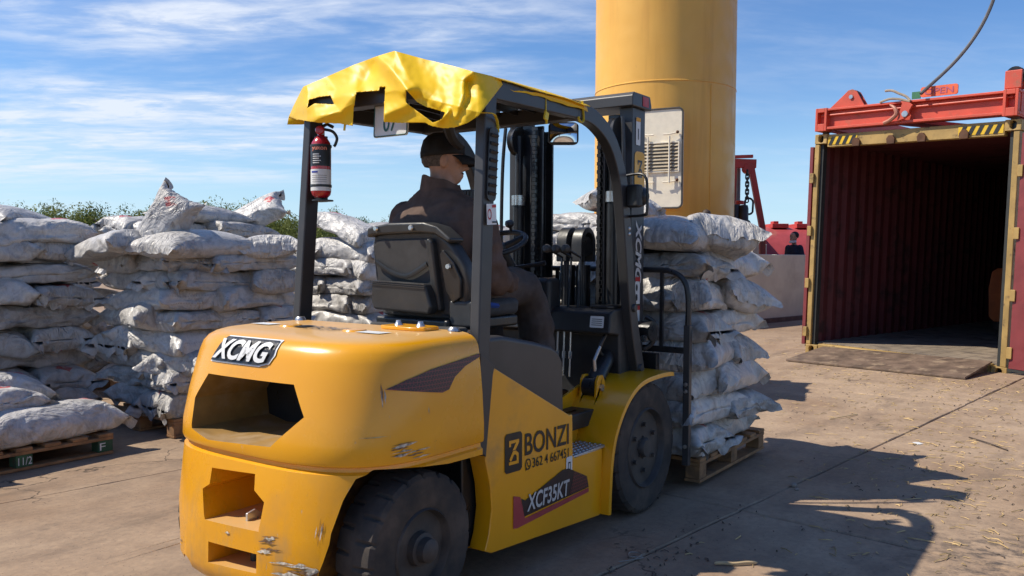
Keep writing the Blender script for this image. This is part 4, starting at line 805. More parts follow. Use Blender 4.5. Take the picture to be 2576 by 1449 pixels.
# paint of the counterweight with chips and scrapes
def cw_paint():
    t = NT('counterweight_paint'); base = t.mix(t.ramp(t.noise(3, 5), .3, .7), (.735, .318, .004), (.78, .350, .005))
    grime = t.ramp(t.noise(2.6, 7, .65, loc=(1, 4, 2)), .50, .80); base = t.mix(t.math('MULTIPLY', grime, .45), base, (.40, .20, .05))
    sp = t.node('ShaderNodeSeparateXYZ'); t.l.new(t.tc.outputs['Object'], sp.inputs[0])
    low = t.ramp(sp.outputs[2], .62, .25); dust = t.ramp(t.noise(9, 6, .7, sc=(1, 1, .4)), .44, .70); base = t.mix(t.math('MULTIPLY', t.math('MULTIPLY', low, dust), .72), base, (.44, .25, .085))
    scr = t.ramp(t.noise(10, 9, .72, sc=(1, 1, .55), dist=1.6, loc=(4.4, 2.0, 7.3)), .655, .685); scr = t.math('MULTIPLY', scr, t.ramp(sp.outputs[2], .60, .22))
    fine = t.math('MULTIPLY', t.ramp(t.noise(55, 5, .7, sc=(1, 1, .25), loc=(2, 2, 2)), .665, .71), t.ramp(sp.outputs[2], 1.0, .45, .25, 1))
    chip = t.math('MAXIMUM', scr, t.math('MULTIPLY', fine, .6)); metal = t.mix(t.ramp(t.noise(30, 3), .4, .6), (.55, .52, .47), (.22, .15, .10))
    base = t.mix(chip, base, metal)
    up = t.node('ShaderNodeNewGeometry'); sn = t.node('ShaderNodeSeparateXYZ'); t.l.new(up.outputs['Normal'], sn.inputs[0])
    dusty = t.math('MULTIPLY', t.ramp(sn.outputs[2], .86, .99), t.ramp(t.noise(4, 5, .6), .25, .6, .55, .92)); base = t.mix(dusty, base, (.56, .34, .13))
    t.l.new(base, t.p.inputs['Base Color']); t.set(t.p.inputs['Roughness'], t.math('MULTIPLY_ADD', t.math('MAXIMUM', chip, t.math('MAXIMUM', dusty, grime)), .35, .27)); t.p.inputs['Coat Weight'].default_value = .25; t.p.inputs['Coat Roughness'].default_value = .15
    b = t.bump(t.math('SUBTRACT', 1, chip), .35, .004); t.bump(t.noise(40, 3), .03, .004, b); return t.m
CWP = cw_paint()
def cw_ring(z, xr, w, xf=-1.385, n=40, e=3.1):
    xc = xr + .46; pts = [(xf + (xc - xf) * k / 4, -w) for k in range(4)]
    for k in range(n + 1):
        a = -math.pi / 2 + math.pi * k / n; pts.append((xc - .46 * abs(math.cos(a)) ** (2 / e), w * math.copysign(abs(math.sin(a)) ** (2 / e), math.sin(a))))
    pts += [(xc + (xf - xc) * (k + 1) / 4, w) for k in range(4)]
    bow = lambda y: .018 * (1 - (y / w) ** 2)
    return [(x, y, z) for x, y in pts]
lv = [(.13, -2.09, .545), (.155, -2.115, .57), (.20, -2.13, .588), (.40, -2.125, .596), (.585, -2.10, .60), (.618, -2.095, .60), (.626, -2.082, .590), (.640, -2.080, .588), (.648, -2.096, .603), (.66, -2.10, .606), (.72, -2.097, .606), (.84, -2.072, .598), (.94, -2.046, .588), (1.0, -2.028, .581), (1.034, -2.014, .575), (1.056, -1.996, .562), (1.070, -1.974, .543), (1.079, -1.948, .518), (1.084, -1.915, .488), (1.0855, -1.87, .445)]
cwm = FB().loft([cw_ring(*q) for q in lv])
cw = cwm.build('counterweight', CWP, fk, smooth=40)
def cutter(fn): q = FB(); fn(q); return q.build('cut', CWP, fk)
OCT = [(.280, .930), (-.265, .932), (-.340, .815), (-.19, .690), (.20, .668), (.340, .695), (.358, .82)]
HIT = [(.165, .575), (-.10, .590), (-.105, .53), (-.165, .495), (-.150, .385), (.18, .370), (.215, .485), (.17, .51)]
LOWS = [(.15, .295), (-.135, .305), (-.135, .235), (.15, .215)]
def taper(q, poly, x0, x1, s):
    cy_ = sum(a for a, b in poly) / len(poly); cz_ = sum(b for a, b in poly) / len(poly)
    q.loft([[(x0, y, z) for y, z in poly], [(x1, cy_ + (y - cy_) * s, cz_ + (z - cz_) * s) for y, z in poly]])
ARCH = [(-1.30, -.2), (-1.30, .592), (-1.60, .600), (-1.90, .622), (-1.955, .60), (-2.005, .53), (-2.05, .42), (-2.075, .28), (-2.085, .1), (-2.085, -.2)]
def flare(q, s):
    big = [(x - (.085 if i >= 4 else .05 if i == 3 else 0), z + (.018 if i in (3, 4) else 0)) for i, (x, z) in enumerate(ARCH)]
    q.loft([[(x, s * y, z) for x, z in P] for y, P in ((.9, big), (.595, big), (.44, ARCH), (.28, ARCH))])
MUD = pm('arch_mud', (.16, .085, .035), .85, var=.35, vs=14, dirt=(.42, .20, .03), dirt_s=7, dirt_lo=.5, dirt_hi=.7)
cuts = [cutter(lambda q: taper(q, OCT, -2.3, -1.60, .80)), cutter(lambda q: taper(q, HIT, -2.3, -1.84, .92)), cutter(lambda q: q.prism([(y, z) for y, z in LOWS], 'x', -2.3, -1.92)), cutter(lambda q: flare(q, -1)), cutter(lambda q: flare(q, 1)), cutter(lambda q: q.cyl((-2.3, .335, .165), (-1.9, .335, .165), .035)), cutter(lambda q: q.box(-2.3, -1.9, .30, .37, .0, .165))]
DUCT = pm('shaded_dusty_duct', (.27, .15, .035), .8, var=.25, vs=6, dirt=(.34, .23, .12), dirt_s=5, dirt_lo=.45, dirt_hi=.7)  # base brown darkened for the shade inside the opening; tan patches are dust
for c in cuts[3:5]: c.data.materials[0] = MUD
for c in cuts[:1]: c.data.materials[0] = DUCT
for c in cuts:
    m = cw.modifiers.new('b', 'BOOLEAN'); m.operation = 'DIFFERENCE'; m.object = c; m.solver = 'EXACT'; m.material_mode = 'TRANSFER'
bake(cw)
for c in cuts: bpy.data.objects.remove(c)
cw.data.shade_smooth(); cw.data.set_sharp_from_angle(angle=R(38))
bv = cw.modifiers.new('bevel', 'BEVEL'); bv.width = .009; bv.segments = 3; bv.limit_method = 'ANGLE'; bv.angle_limit = R(38); bv.use_clamp_overlap = True
_b = bmesh.new(); _b.from_mesh(cw.data); CWT = BVHTree.FromBMesh(_b); _b.free()
FB().box(-1.72, -1.70, -.32, .33, .62, .97).build('duct_dark_plate', BLACKM, fk)  # black plate added to stand in for the darkness deep in the opening
FB().lathe([(0, 0), (.11, .0), (.11, .02), (0, .03)], (-1.735, -.10, .76), (-1, 0, 0), 24).build('fan_hub', GREYP, fk)
FB().tube([(-2.02, .0, .20), (-2.02, .0, .335)], .022, 14).build('drawbar_pin', pm('greasy_pin', (.05, .045, .04), .5, metal=.6), fk)
FB().cyl((-1.90, -.17, .49), (-1.97, -.10, .487), .030, n=12).build('hitch_bolt', ALU, fk)
FB().prism([(-2.06, .375), (-1.99, .375), (-1.99, .40), (-2.02, .422), (-2.06, .412)], 'y', .0, .012).build('pull_tab', ALU, fk, .003)
# top of the counterweight: plugs, lashing plate, decals
FB().lathe([(0, .006), (.045, .006), (.05, 0)], (-1.66, -.16, 1.0855), (0, 0, 1), 20).build('filler_plug', YEL, fk); FB().lathe([(0, .006), (.045, .006), (.05, 0)], (-1.66, .22, 1.0855), (0, 0, 1), 20).build('filler_plug', YEL, fk)
FB().prism([(-1.51, -.40), (-1.42, -.40), (-1.40, -.36), (-1.40, -.20), (-1.42, -.16), (-1.51, -.16), (-1.53, -.20), (-1.53, -.36)], 'z', 1.0855, 1.101).build('cover_plate', YEL, fk, .004)
for y in (-.34, -.22): FB().lathe([(0, .02), (.010, .02), (.014, .010), (.02, .0)], (-1.465, y, 1.101), (0, 0, 1), 10).build('cover_bolt', STEEL, fk)
for y in (-.47, .45): FB().lathe([(0, .016), (.018, .016), (.024, .008), (.026, 0)], (-1.41, y, 1.0855), (0, 0, 1), 12).build('hood_catch', STEEL, fk)
def fpt(x, y, z): return (x + FO.x, y, z)
plate([(0, 0), (1, 0), (1, 1), (0, 1)], fpt(-1.72, -.22, 1.087), (0, -.13, 0), (.075, 0, 0), 'sticker', WHITE, fk); plate([(0, 0), (1, 0), (1, 1), (0, 1)], fpt(-1.70, .44, 1.087), (0, -.12, 0), (.07, 0, 0), 'sticker', WHITE, fk)
plate(rr01(.25), fpt(-1.70, .175, 1.0875), (0, -.07, 0), (.09, 0, 0), 'logo_badge', INK, fk); word('BONZI', fpt(-1.69, .085, 1.0875), (0, -.20, 0), (.075, 0, 0), 'hood_lettering', INK, fk, offset=.01); word('362 4 667451', fpt(-1.735, .085, 1.0875), (0, -.20, 0), (.03, 0, 0), 'hood_phone', INK, fk)
# big logo pressed on the rounded rear edge
WR = (CWT, (1, 0, -.10))
lo, lex, ley = fpt(-2.2, .250, .995), (0, -.360, .0), (0, 0, .085)
para = [(-.02, -.05), (.80, -.05), (.95, .10), (1.0, .45), (1.0, 1.05), (.12, 1.05)]
def lg(y, z): return (y, z)
plate([(-.035, -.11), (.82, -.11), (.97, .05), (1.03, .45), (1.02, 1.12), (.11, 1.12)], lo, lex, ley, 'logo_border', WHITE, fk, wrap=WR, lift=.003); plate(para, lo, lex, ley, 'logo_field', INK, fk, wrap=WR, lift=.006)
word('XCMG', V(*lo) + V(0, -.010, .004), (0, -.338, 0), (0, 0, .076), 'logo_letters', WHITE, fk, shear=.32, offset=.035, wrap=WR, lift=.011)
# honeycomb decal on the right flank
SW = (CWT, (0, 1, 0)); dec = [(0, .30), (.16, .52), (.40, .74), (.98, 1.0), (1.0, .90), (.80, .68), (.66, .40), (.58, .06), (.50, .0)]
def hexm():
    t = NT('honeycomb_print'); P = t.tc.outputs['Object']; mp = t.node('ShaderNodeMapping'); mp.inputs['Scale'].default_value = (62, 0, 62); t.l.new(P, mp.inputs[0])
    v = t.node('ShaderNodeTexVoronoi', feature='DISTANCE_TO_EDGE'); v.inputs['Scale'].default_value = 1; v.inputs['Randomness'].default_value = .0
    sh = t.node('ShaderNodeSeparateXYZ'); t.l.new(mp.outputs[0], sh.inputs[0]); row = t.math('FLOOR', sh.outputs[2]); cx_ = t.math('ADD', sh.outputs[0], t.math('MULTIPLY', t.math('MODULO', t.math('ABSOLUTE', row), 2.), .5))
    cb = t.node('ShaderNodeCombineXYZ'); t.l.new(cx_, cb.inputs[0]); t.l.new(sh.outputs[2], cb.inputs[1]); t.l.new(cb.outputs[0], v.inputs['Vector'])
    c = t.mix(t.ramp(v.outputs['Distance'], .05, .11), (.20, .035, .035), (.035, .017, .015)); t.l.new(c, t.p.inputs['Base Color']); t.p.inputs['Roughness'].default_value = .4; return t.m
HEX = hexm()
plate(dec, fpt(-1.885, -.75, .875), (.50, 0, 0), (0, 0, .125), 'honeycomb_decal', HEX, fk, wrap=SW, lift=.003)
SCRM = pm('bare_scrape', (.46, .41, .33), .7, var=.6, vs=60); SCRD = pm('rusty_scrape', (.20, .11, .05), .8, var=.5, vs=60)
rs_ = random.Random(4)
def scrape(o, ex, ey, d, n=5):
    """a scrape is a few ragged slivers of bare metal, not one patch"""
    for q in range(n):
        cy_ = rs_.random(); a = rs_.uniform(0, .35); b = rs_.uniform(.6, 1); hgt = rs_.uniform(.06, .20); k = 7
        up = [(a + (b - a) * i / k, cy_ + hgt * rs_.uniform(.15, 1) * math.sin(math.pi * i / k) + .1 * i / k) for i in range(k + 1)]; dn = [(a + (b - a) * i / k, cy_ - hgt * rs_.uniform(.0, .7) * math.sin(math.pi * i / k) + .1 * i / k) for i in range(k - 1, 0, -1)]
        plate(up + dn, o, ex, ey, 'scrape', SCRM if q % 3 else SCRD, fk, wrap=(CWT, d), lift=.0012 + q * .0003)
for x, z, w, h, n in ((-1.90, .665, .13, .05, 8), (-1.84, .655, .14, .03, 5), (-1.70, .70, .035, .004, 1), (-1.99, .74, .10, .012, 3)): scrape(fpt(x, -.75, z), (w, 0, 0), (0, 0, h), (0, 1, 0), n)
for x, z, w, h in ((-1.905, .84, .10, .022), (-1.72, .80, .045, .008)): scrape(fpt(x, -.75, z), (0, 0, w), (h, 0, 0), (0, 1, 0), 4)
for y, z, w, h, n in ((-.13, .30, .14, .09, 7), (-.20, .19, .20, .10, 9), (-.33, .18, .12, .10, 8), (-.26, .24, .16, .06, 5), (.42, .22, .07, .03, 3), (.05, .33, .04, .03, 2)): scrape(fpt(-2.4, y, z), (0, -w, 0), (0, 0, h), (1, 0, 0), n)
scrape(fpt(-2.4, -.385, .36), (0, 0, .13), (0, -.03, 0), (1, 0, 0), 4)

# side panels, strip, engine hood
def side(name, mat, poly, ya, yb, bevel=.006):
    for s in (-1, 1): FB().prism(poly, 'y', s * ya, s * yb).build(name, mat, fk, bevel)
PANEL = [(-1.325, .905), (-1.283, .93), (-.69, .648), (-.662, .648), (-.655, .445), (-.37, .432), (-.375, .12), (-.39, .098), (-1.30, .165), (-1.345, .185), (-1.318, .25), (-1.300, .35), (-1.312, .45), (-1.345, .56)]
side('side_panel', YEL, PANEL, .50, .585)
FB().prism([(-1.30, .165), (-.36, .098), (-.36, .12), (-1.3, .19)], 'y', -.501, -.40).build('under_rail', YEL, fk)
side('pillar_strip', GREYP, [(-1.384, .60), (-1.345, .575), (-1.300, .905), (-1.288, .940), (-1.384, 1.0)], .50, .588, .003)
FB().box(-1.38, -.62, -.49, .49, .18, .64).build('chassis', BLACKM, fk, .01)
hood = FB().prism([(-1.37, .60), (-1.37, 1.035), (-1.34, 1.048), (-1.12, 1.047), (-.86, 1.000), (-.715, .968), (-.655, .935), (-.618, .885), (-.602, .60)], 'y', -.505, .505).build('engine_hood', GREYH, fk, .022, seg=4)
FB().box(-1.384, -1.35, -.5, .5, 1.02, 1.049).build('hood_gap', BLACKM, fk)
# floor, step and fenders
FB().box(-.62, .18, -.47, .47, .52, .60).build('floor_plate', BLACKP, fk, .006)
for s in (-1, 1):
    FB().box(-.648, -.335, s * .585 if s < 0 else .42, s * .42 if s < 0 else .585, .432, .446).build('step_plate', ALU, fk, .003)
    st = FB()
    for i in range(9):
        for j in range(5): st.ball((-.628 + i * .034, s * (.445 + j * .03), .4465), (.010, .007, .004), 6, 4)
    st.build('step_studs', STEEL, fk)
    FB().box(-.66, -.33, min(s * .42, s * .40), max(s * .42, s * .40), .30, .60).build('step_riser', YEL, fk)
FEN = [(-.385, .105), (-.378, .23), (-.362, .37), (-.325, .486), (-.250, .595), (-.140, .685), (.0, .735), (.22, .748), (.37, .740)]
def fender(s):
    pr = [V(a, 0, b) for a, b in FEN]; pr = catmull(pr, 4); m = FB(); P = []
    prof = [(.634, -.012), (.632, 0), (.58, .004), (.50, .006), (.40, .008), (.335, .006)]
    for i, q in enumerate(pr):
        t = (pr[min(i + 1, len(pr) - 1)] - pr[max(i - 1, 0)]).normalized(); n = V(-t.z, 0, t.x); P.append([V(q.x + n.x * k, s * y, q.z + n.z * k) for y, k in prof])
    m.grid(P); P2 = [[v - V(-(pr[min(i + 1, len(pr) - 1)] - pr[max(i - 1, 0)]).normalized().z, 0, (pr[min(i + 1, len(pr) - 1)] - pr[max(i - 1, 0)]).normalized().x) * .010 for v in row] for i, row in enumerate(P)]
    m.grid(P2)
    for k in (0, -1): m.grid([[r[k] for r in P], [r[k] for r in P2]])
    m.grid([P[0], P2[0]]); m.grid([P[-1], P2[-1]])
    m.build('fender', YEL, fk, smooth=40)
    FB().prism([(a, b) for a, b in FEN[2:]] + [(.30, .55), (-.18, .30)], 'y', min(s * .335, s * .315), max(s * .335, s * .315)).build('fender_inner_wall', YEL, fk)
    FB().prism([(-.62, .46), (-.30, .46), (-.26, .50), (-.16, .60), (-.05, .68), (-.10, .72), (-.34, .66), (-.62, .60)], 'y', min(s * .335, s * .32), max(s * .335, s * .32)).build('fender_gusset', YEL, fk)
fender(-1); fender(1)

# wheels
def wheel(name, c, r, w, s, rim_r, nl, bolts, deep):
    e = empty(name, (c[0] + FO.x, c[1], c[2]), 0, fk)
    half = w / 2; prof = [(rim_r, -half * .92), (rim_r * 1.12, -half), (r * .80, -half * 1.02), (r * .93, -half * .98), (r * .985, -half * .86), (r, -half * .55), (r, -half * .1), (r, half * .1), (r, half * .55), (r * .985, half * .86), (r * .93, half * .98), (r * .80, half * 1.02), (rim_r * 1.12, half), (rim_r, half * .92)]
    per = 8
    def fn(k, i, rr, h):
        ph = k % per; g = ph == 0
        g2 = (k + per // 2) % per == 0
        if g and i in (8, 9, 10): return (rr - (.013 if i < 10 else .005), h)
        if g2 and i in (3, 4, 5): return (rr - (.013 if i > 3 else .005), h)
        return (rr, h)
    MB().lathe(prof, (0, 0, 0), (0, -s * -1, 0), nl * per, True, fn).build('tyre', RUBBER, e, smooth=28)
    o = s * half   # outer face
    def L(pr, nm, mt, n=40): return MB().lathe([(a, b) for a, b in pr], (0, s * half, 0), (0, s, 0), n).build(nm, mt, e, smooth=35)
    rim = L([(rim_r * 1.005, -.03), (rim_r * 1.03, -.006), (rim_r * .99, .003), (rim_r * .955, -.006), (rim_r * .93, -.03), (rim_r * .88, -.040), (rim_r * .84, -.045), (rim_r * .80, -deep), (rim_r * .30, -deep), (rim_r * .30, -deep - .02)], 'rim', RIM)
    return e, half, L
def bolt_ring(e, s, half, n, rad, r, h, depth, phase=0, mat=RIM):
    for k in range(n):
        a = 2 * math.pi * k / n + phase; c0 = (rad * math.sin(a), s * (half - depth), rad * math.cos(a)); MB().lathe([(r, 0), (r, h * .6), (r * .6, h * .62), (r * .55, h), (0, h)], c0, (0, s, 0), 6 if r > .012 else 8).build('wheel_nut', mat, e, smooth=30)
for s in (-1, 1):
    e, half, L = wheel('front_wheel', (.085, s * .494, .356), .356, .235, s, .212, 21, 6, .055)
    L([(.0, .0), (.045, -.002), (.052, -.01), (.055, -.03), (.10, -.036), (.105, -.056)], 'hub', RIM); bolt_ring(e, s, half, 6, .125, .021, .045, .055); bolt_ring(e, s, half, 8, .058, .008, .012, .034)
    e, half, L = wheel('rear_wheel', (-1.70, s * .475, .290), .290, .185, s, .150, 20, 6, .062)
    L([(.0, .045), (.028, .043), (.045, .030), (.048, .0), (.062, -.004), (.066, -.03), (.10, -.034), (.102, -.06)], 'hub', RIM); bolt_ring(e, s, half, 6, .098, .013, .022, .062, .3, STEEL)
FB().box(-1.78, -1.62, -.42, .42, .22, .36).build('steer_axle', BLACKM, fk, .02); FB().cyl((0, -.4, .353), (0, .4, .353), .10).build('drive_axle', BLACKM, fk)

# overhead guard
GP = .07
for s in (-1, 1):
    FB().bar([(-1.345, s * .545, .60), (-1.325, s * .538, 1.05), (-1.262, s * .520, 2.06)], .050, .080, (0, 1, 0)).build('rear_pillar', GREYP, fk, .008)
    pts = catmull([(.235, s * .475, .70), (.12, s * .475, 1.08), (.025, s * .475, 1.62), (-.035, s * .475, 1.84), (-.15, s * .475, 2.00), (-.32, s * .475, 2.085), (-.50, s * .475, 2.105)], 5)
    FB().bar(pts, .058, .085, (0, 1, 0)).build('front_pillar', GREYP, fk, .008)
    FB().bar([(-.49, s * .475, 2.105), (-1.31, s * .495, 2.085)], .055, .085, (0, 1, 0)).build('roof_side_beam', GREYP, fk, .006)
    FB().lathe([(0, .012), (.02, .012), (.024, 0)], (.20, s * .506, .77), (0, s, 0), 12).build('pillar_bolt', GREYP, fk); FB().lathe([(0, .012), (.02, .012), (.024, 0)], (.115, s * .506, 1.11), (0, s, 0), 12).build('pillar_bolt', GREYP, fk)
    FB().prism([(.12, .70), (.30, .70), (.30, .735), (.20, .74), (.16, .82), (.12, .82)], 'y', min(s * .445, s * .43), max(s * .445, s * .43)).build('pillar_foot', YEL, fk)
for x in (-1.30, -.50): FB().box(x - .04, x + .04, -.47, .47, 2.055, 2.125).build('roof_cross_beam', GREYP, fk, .006)
for k in range(8): y = -.39 + .78 * k / 7; FB().bar([(-1.26, y, 2.115), (-.9, y, 2.135), (-.54, y, 2.125)], .018, .05, (0, 1, 0)).build('roof_bar', BLACKM, fk)
VENT = FB().prism([(a * .075 - .0375, b * .30) for a, b in rr01(.3, 5, .25)], 'x', -.003, .004)
vo = empty('pillar_vent', (-1.283 + FO.x, -.5605, 1.615), 0, fk); vo.rotation_euler = (0, R(3.6), 0)
MB().prism([(a * .060 - .030, b * .30) for a, b in rr01(.3, 5, .25)], 'y', -.002, .003).build('vent_frame', BLACKP, vo)
for k in range(8): MB().obox((0, -.004, .03 + k * .034), (.046, .010, .012), (R(35), 0, 0)).build('vent_slat', BLACKP, vo)
plate([(0, 0), (1, 0), (1, 1), (0, 1)], fpt(-1.322, -.5655, 1.515), (.066, 0, .004), (0, .004, .085), 'warning_sticker', WHITE, fk, lift=.004)
plate([(.5, .08), (.98, .08), (.98, .16), (.5, .16)], fpt(-1.322, -.5655, 1.515), (.066, 0, .004), (0, .004, .085), 'sticker_line', INK, fk, lift=.006); plate([(.55, .82), (.97, .82), (.97, .95), (.55, .95)], fpt(-1.322, -.5655, 1.515), (.066, 0, .004), (0, .004, .085), 'sticker_heading', REDP, fk, lift=.006)
tag_ring = [(.27 + .2 * math.cos(2 * math.pi * k / 20), .5 + .26 * math.sin(2 * math.pi * k / 20)) for k in range(20)]; inner_ring = [(.27 + .15 * math.cos(2 * math.pi * k / 20), .5 + .195 * math.sin(2 * math.pi * k / 20)) for k in range(20)]
flat_mesh(tag_ring + inner_ring, [(k, (k + 1) % 20, 20 + (k + 1) % 20, 20 + k) for k in range(20)] , fpt(-1.322, -.5655, 1.515), (.066, 0, .004), (0, .004, .085), 'sticker_ring', REDP, fk, lift=.006)

# decals on the right flank
yf = -.585
bd = [(0, .07), (.10, .0), (.90, .0), (1, .07), (1, .93), (.90, 1), (.10, 1), (0, .93)]
plate(bd, fpt(-1.215, yf, .475), (.128, 0, -.004), (0, 0, .168), 'logo_badge', INK, fk, lift=.003)
zpoly = [(.20, .20), (.30, .20), (.72, .70), (.30, .70), (.30, .80), (.20, .80), (.20, .62), (.55, .62), (.20, .28)]
flat_mesh([(.22, .82), (.80, .82), (.80, .74), (.60, .56), (.42, .56), (.62, .74), (.34, .74), (.34, .66), (.22, .66)], [(0, 1, 2, 5, 6, 7, 8), (2, 3, 4, 5)], fpt(-1.215, yf, .475), (.128, 0, -.004), (0, 0, .168), 'logo_glyph', YEL, fk, lift=.0045)
flat_mesh([(.22, .20), (.78, .20), (.78, .46), (.62, .54), (.44, .54), (.24, .34), (.34, .28), (.50, .44), (.60, .44), (.66, .40), (.66, .28), (.22, .28)], [(0, 1, 10, 11), (1, 2, 9, 10), (2, 3, 8, 9), (3, 4, 7, 8), (4, 5, 6, 7)], fpt(-1.215, yf, .475), (.128, 0, -.004), (0, 0, .168), 'logo_glyph', YEL, fk, lift=.0045)
word('BONZI', fpt(-1.065, yf, .525), (.365, 0, -.012), (0, 0, .098), 'company_lettering', INK, fk, offset=.012, lift=.003)
word('362 4 667451', fpt(-1.005, yf, .462), (.305, 0, -.010), (0, 0, .044), 'phone_number', INK, fk, offset=.006, lift=.003)
n_ = 18; flat_mesh([(.5 + .5 * math.cos(2 * math.pi * k / n_), .5 + .5 * math.sin(2 * math.pi * k / n_)) for k in range(n_)] + [(.5 + .38 * math.cos(2 * math.pi * k / n_), .5 + .38 * math.sin(2 * math.pi * k / n_)) for k in range(n_)] + [(.06, -.05), (.10, .25), (.32, .06)], [(k, (k + 1) % n_, n_ + (k + 1) % n_, n_ + k) for k in range(n_)] + [(2 * n_, 2 * n_ + 2, 2 * n_ + 1)], fpt(-1.062, yf, .460), (.046, 0, -.001), (0, 0, .050), 'phone_icon', INK, fk, lift=.003)
flat_mesh([(.32, .72), (.42, .70), (.46, .56), (.40, .50), (.52, .36), (.60, .42), (.72, .36), (.70, .26), (.56, .24), (.34, .46), (.28, .62)], [tuple(range(11))], fpt(-1.062, yf, .460), (.046, 0, -.001), (0, 0, .050), 'phone_handset', INK, fk, lift=.003)
plate(rr01(.12, 3), fpt(-.722, yf, .368), (.055, 0, 0), (0, 0, .085), 'white_sticker', WHITE, fk, lift=.003); flat_mesh([(.3, .25), (.7, .25), (.7, .7), (.3, .7), (.38, .32), (.62, .32), (.62, .63), (.38, .63)], [(0, 1, 5, 4), (1, 2, 6, 5), (2, 3, 7, 6), (3, 0, 4, 7)], fpt(-.722, yf, .368), (.055, 0, 0), (0, 0, .085), 'sticker_icon', INK, fk, lift=.0045)
MO, MX, MZ = fpt(-1.15, yf, .225), (.64, 0, -.032), (0, 0, .20)
PINK = pm('decal_red', (.33, .045, .05), .45); DBRN = pm('decal_dark', (.030, .016, .015), .4)
plate([(.0, .72), (.0, .02), (.05, .0), (1.0, .26), (1.0, .36), (.14, .16), (.08, .66)], MO, MX, MZ, 'model_decal_band', PINK, fk, lift=.003)
plate([(.13, .20), (1.0, .38), (.97, .66), (.70, .98), (.62, .98), (.14, .55), (.09, .62)], MO, MX, MZ, 'model_decal_field', DBRN, fk, lift=.0035)
plate([(.72, .34), (.99, .40), (.96, .66), (.78, .88)], MO, MX, MZ, 'model_decal_honeycomb', HEX, fk, lift=.0045)
word('XCF35KT', V(*MO) + V(.10, 0, .052), (.355, 0, -.004), (0, 0, .076), 'model_number', pm('silver_print', (.50, .49, .47), .4), fk, shear=.16, offset=.02, lift=.006)
# ------------------------------------------------------------------ mast
def chan(name, y0, y1, x0, x1, za, zb, t, s):
    """C-section rail, open towards the middle"""
    poly = [(x0, s * y1), (x1, s * y1), (x1, s * y0), (x1 - t, s * y0), (x1 - t, s * (y1 - t)), (x0 + t, s * (y1 - t)), (x0 + t, s * y0), (x0, s * y0)]
    FB().prism(poly, 'z', za, zb).build(name, GREYP if name == 'outer_rail' else BLACKM, fk, .004)
for s in (-1, 1):
    chan('outer_rail', .340, .422, .235, .395, .10, 2.232, .022, s); chan('middle_rail', .262, .334, .245, .385, .16, 2.20, .02, s); chan('inner_rail', .190, .256, .25, .38, .20, 2.16, .018, s)
    FB().cyl((.195, s * .325, .30), (.195, s * .325, 1.72), .034).build('lift_cylinder', BLACKM, fk); FB().cyl((.195, s * .325, 1.72), (.195, s * .325, 2.12), .021).build('lift_rod', BLACKM, fk); FB().cyl((.195, s * .325, 1.70), (.195, s * .325, 1.76), .042).build('cylinder_gland', STEEL, fk)
    ch_ = FB()
    for k in range(66): z = .62 + k * .0235; ch_.box(.205, .232, s * .225 - (.013 if k % 2 else .009), s * .225 + (.013 if k % 2 else .009), z, z + .021)
    ch_.build('lift_chain', BLACKM, fk)
    FB().lathe([(.0, -.016), (.055, -.016), (.062, -.02), (.085, -.02), (.078, 0), (.085, .02), (.062, .02), (.055, .016), (.0, .016)], (.20, s * .34, 2.09), (0, 1, 0), 28).build('chain_pulley', BLACKM, fk)
    FB().tube(catmull([(.16, s * .40, 2.17), (.15, s * .415, 1.9), (.15, s * .42, 1.4), (.16, s * .40, 1.0), (.2, s * .36, .7)], 5), .011, 8).build('hydraulic_hose', BLACKP, fk)
    FB().tube([(.27, s * .23, .7), (.225, s * .25, 1.5), (.225, s * .25, 2.1)], .009, 6).build('steel_pipe', GREYP, fk)
FB().prism([(.19, 2.233), (.43, 2.233), (.43, 2.26), (.41, 2.312), (.21, 2.312), (.19, 2.29)], 'y', -.446, .446).build('top_crosshead', GREYP, fk, .006)
FB().box(.39, .42, -.35, .35, .55, .68).build('mast_tie', BLACKM, fk, .005)
FB().box(.31, .385, -.4485, -.4465, 2.245, 2.30).build('red_reflector', REDP, fk)
# free-lift cylinders with their sheave covers
for y in (.03, -.075):
    FB().cyl((.30, y, .40), (.30, y, 1.34), .042).build('free_lift_cylinder', BLACKM, fk)
    pr = [(.30 + .085 * math.cos(R(a)), 1.46 + .105 * math.sin(R(a))) for a in range(0, 181, 15)] + [(.215, 1.36), (.245, 1.36), (.245, 1.45)] + [(.30 + .055 * math.cos(R(a)), 1.46 + .07 * math.sin(R(a))) for a in range(165, 14, -15)] + [(.355, 1.36), (.385, 1.36)]
    FB().prism(pr, 'y', y - .036, y + .036).build('sheave_cover', BLACKP, fk, .006); FB().cyl((.30, y - .025, 1.45), (.30, y + .025, 1.45), .058).build('sheave', BLACKM, fk)
    for dx in (-.02, .0, .02): FB().tube([(.245 + dx, y - .02, 1.44), (.245 + dx, y - .02, .9)], .007, 6).build('lift_hose', GREYP, fk)
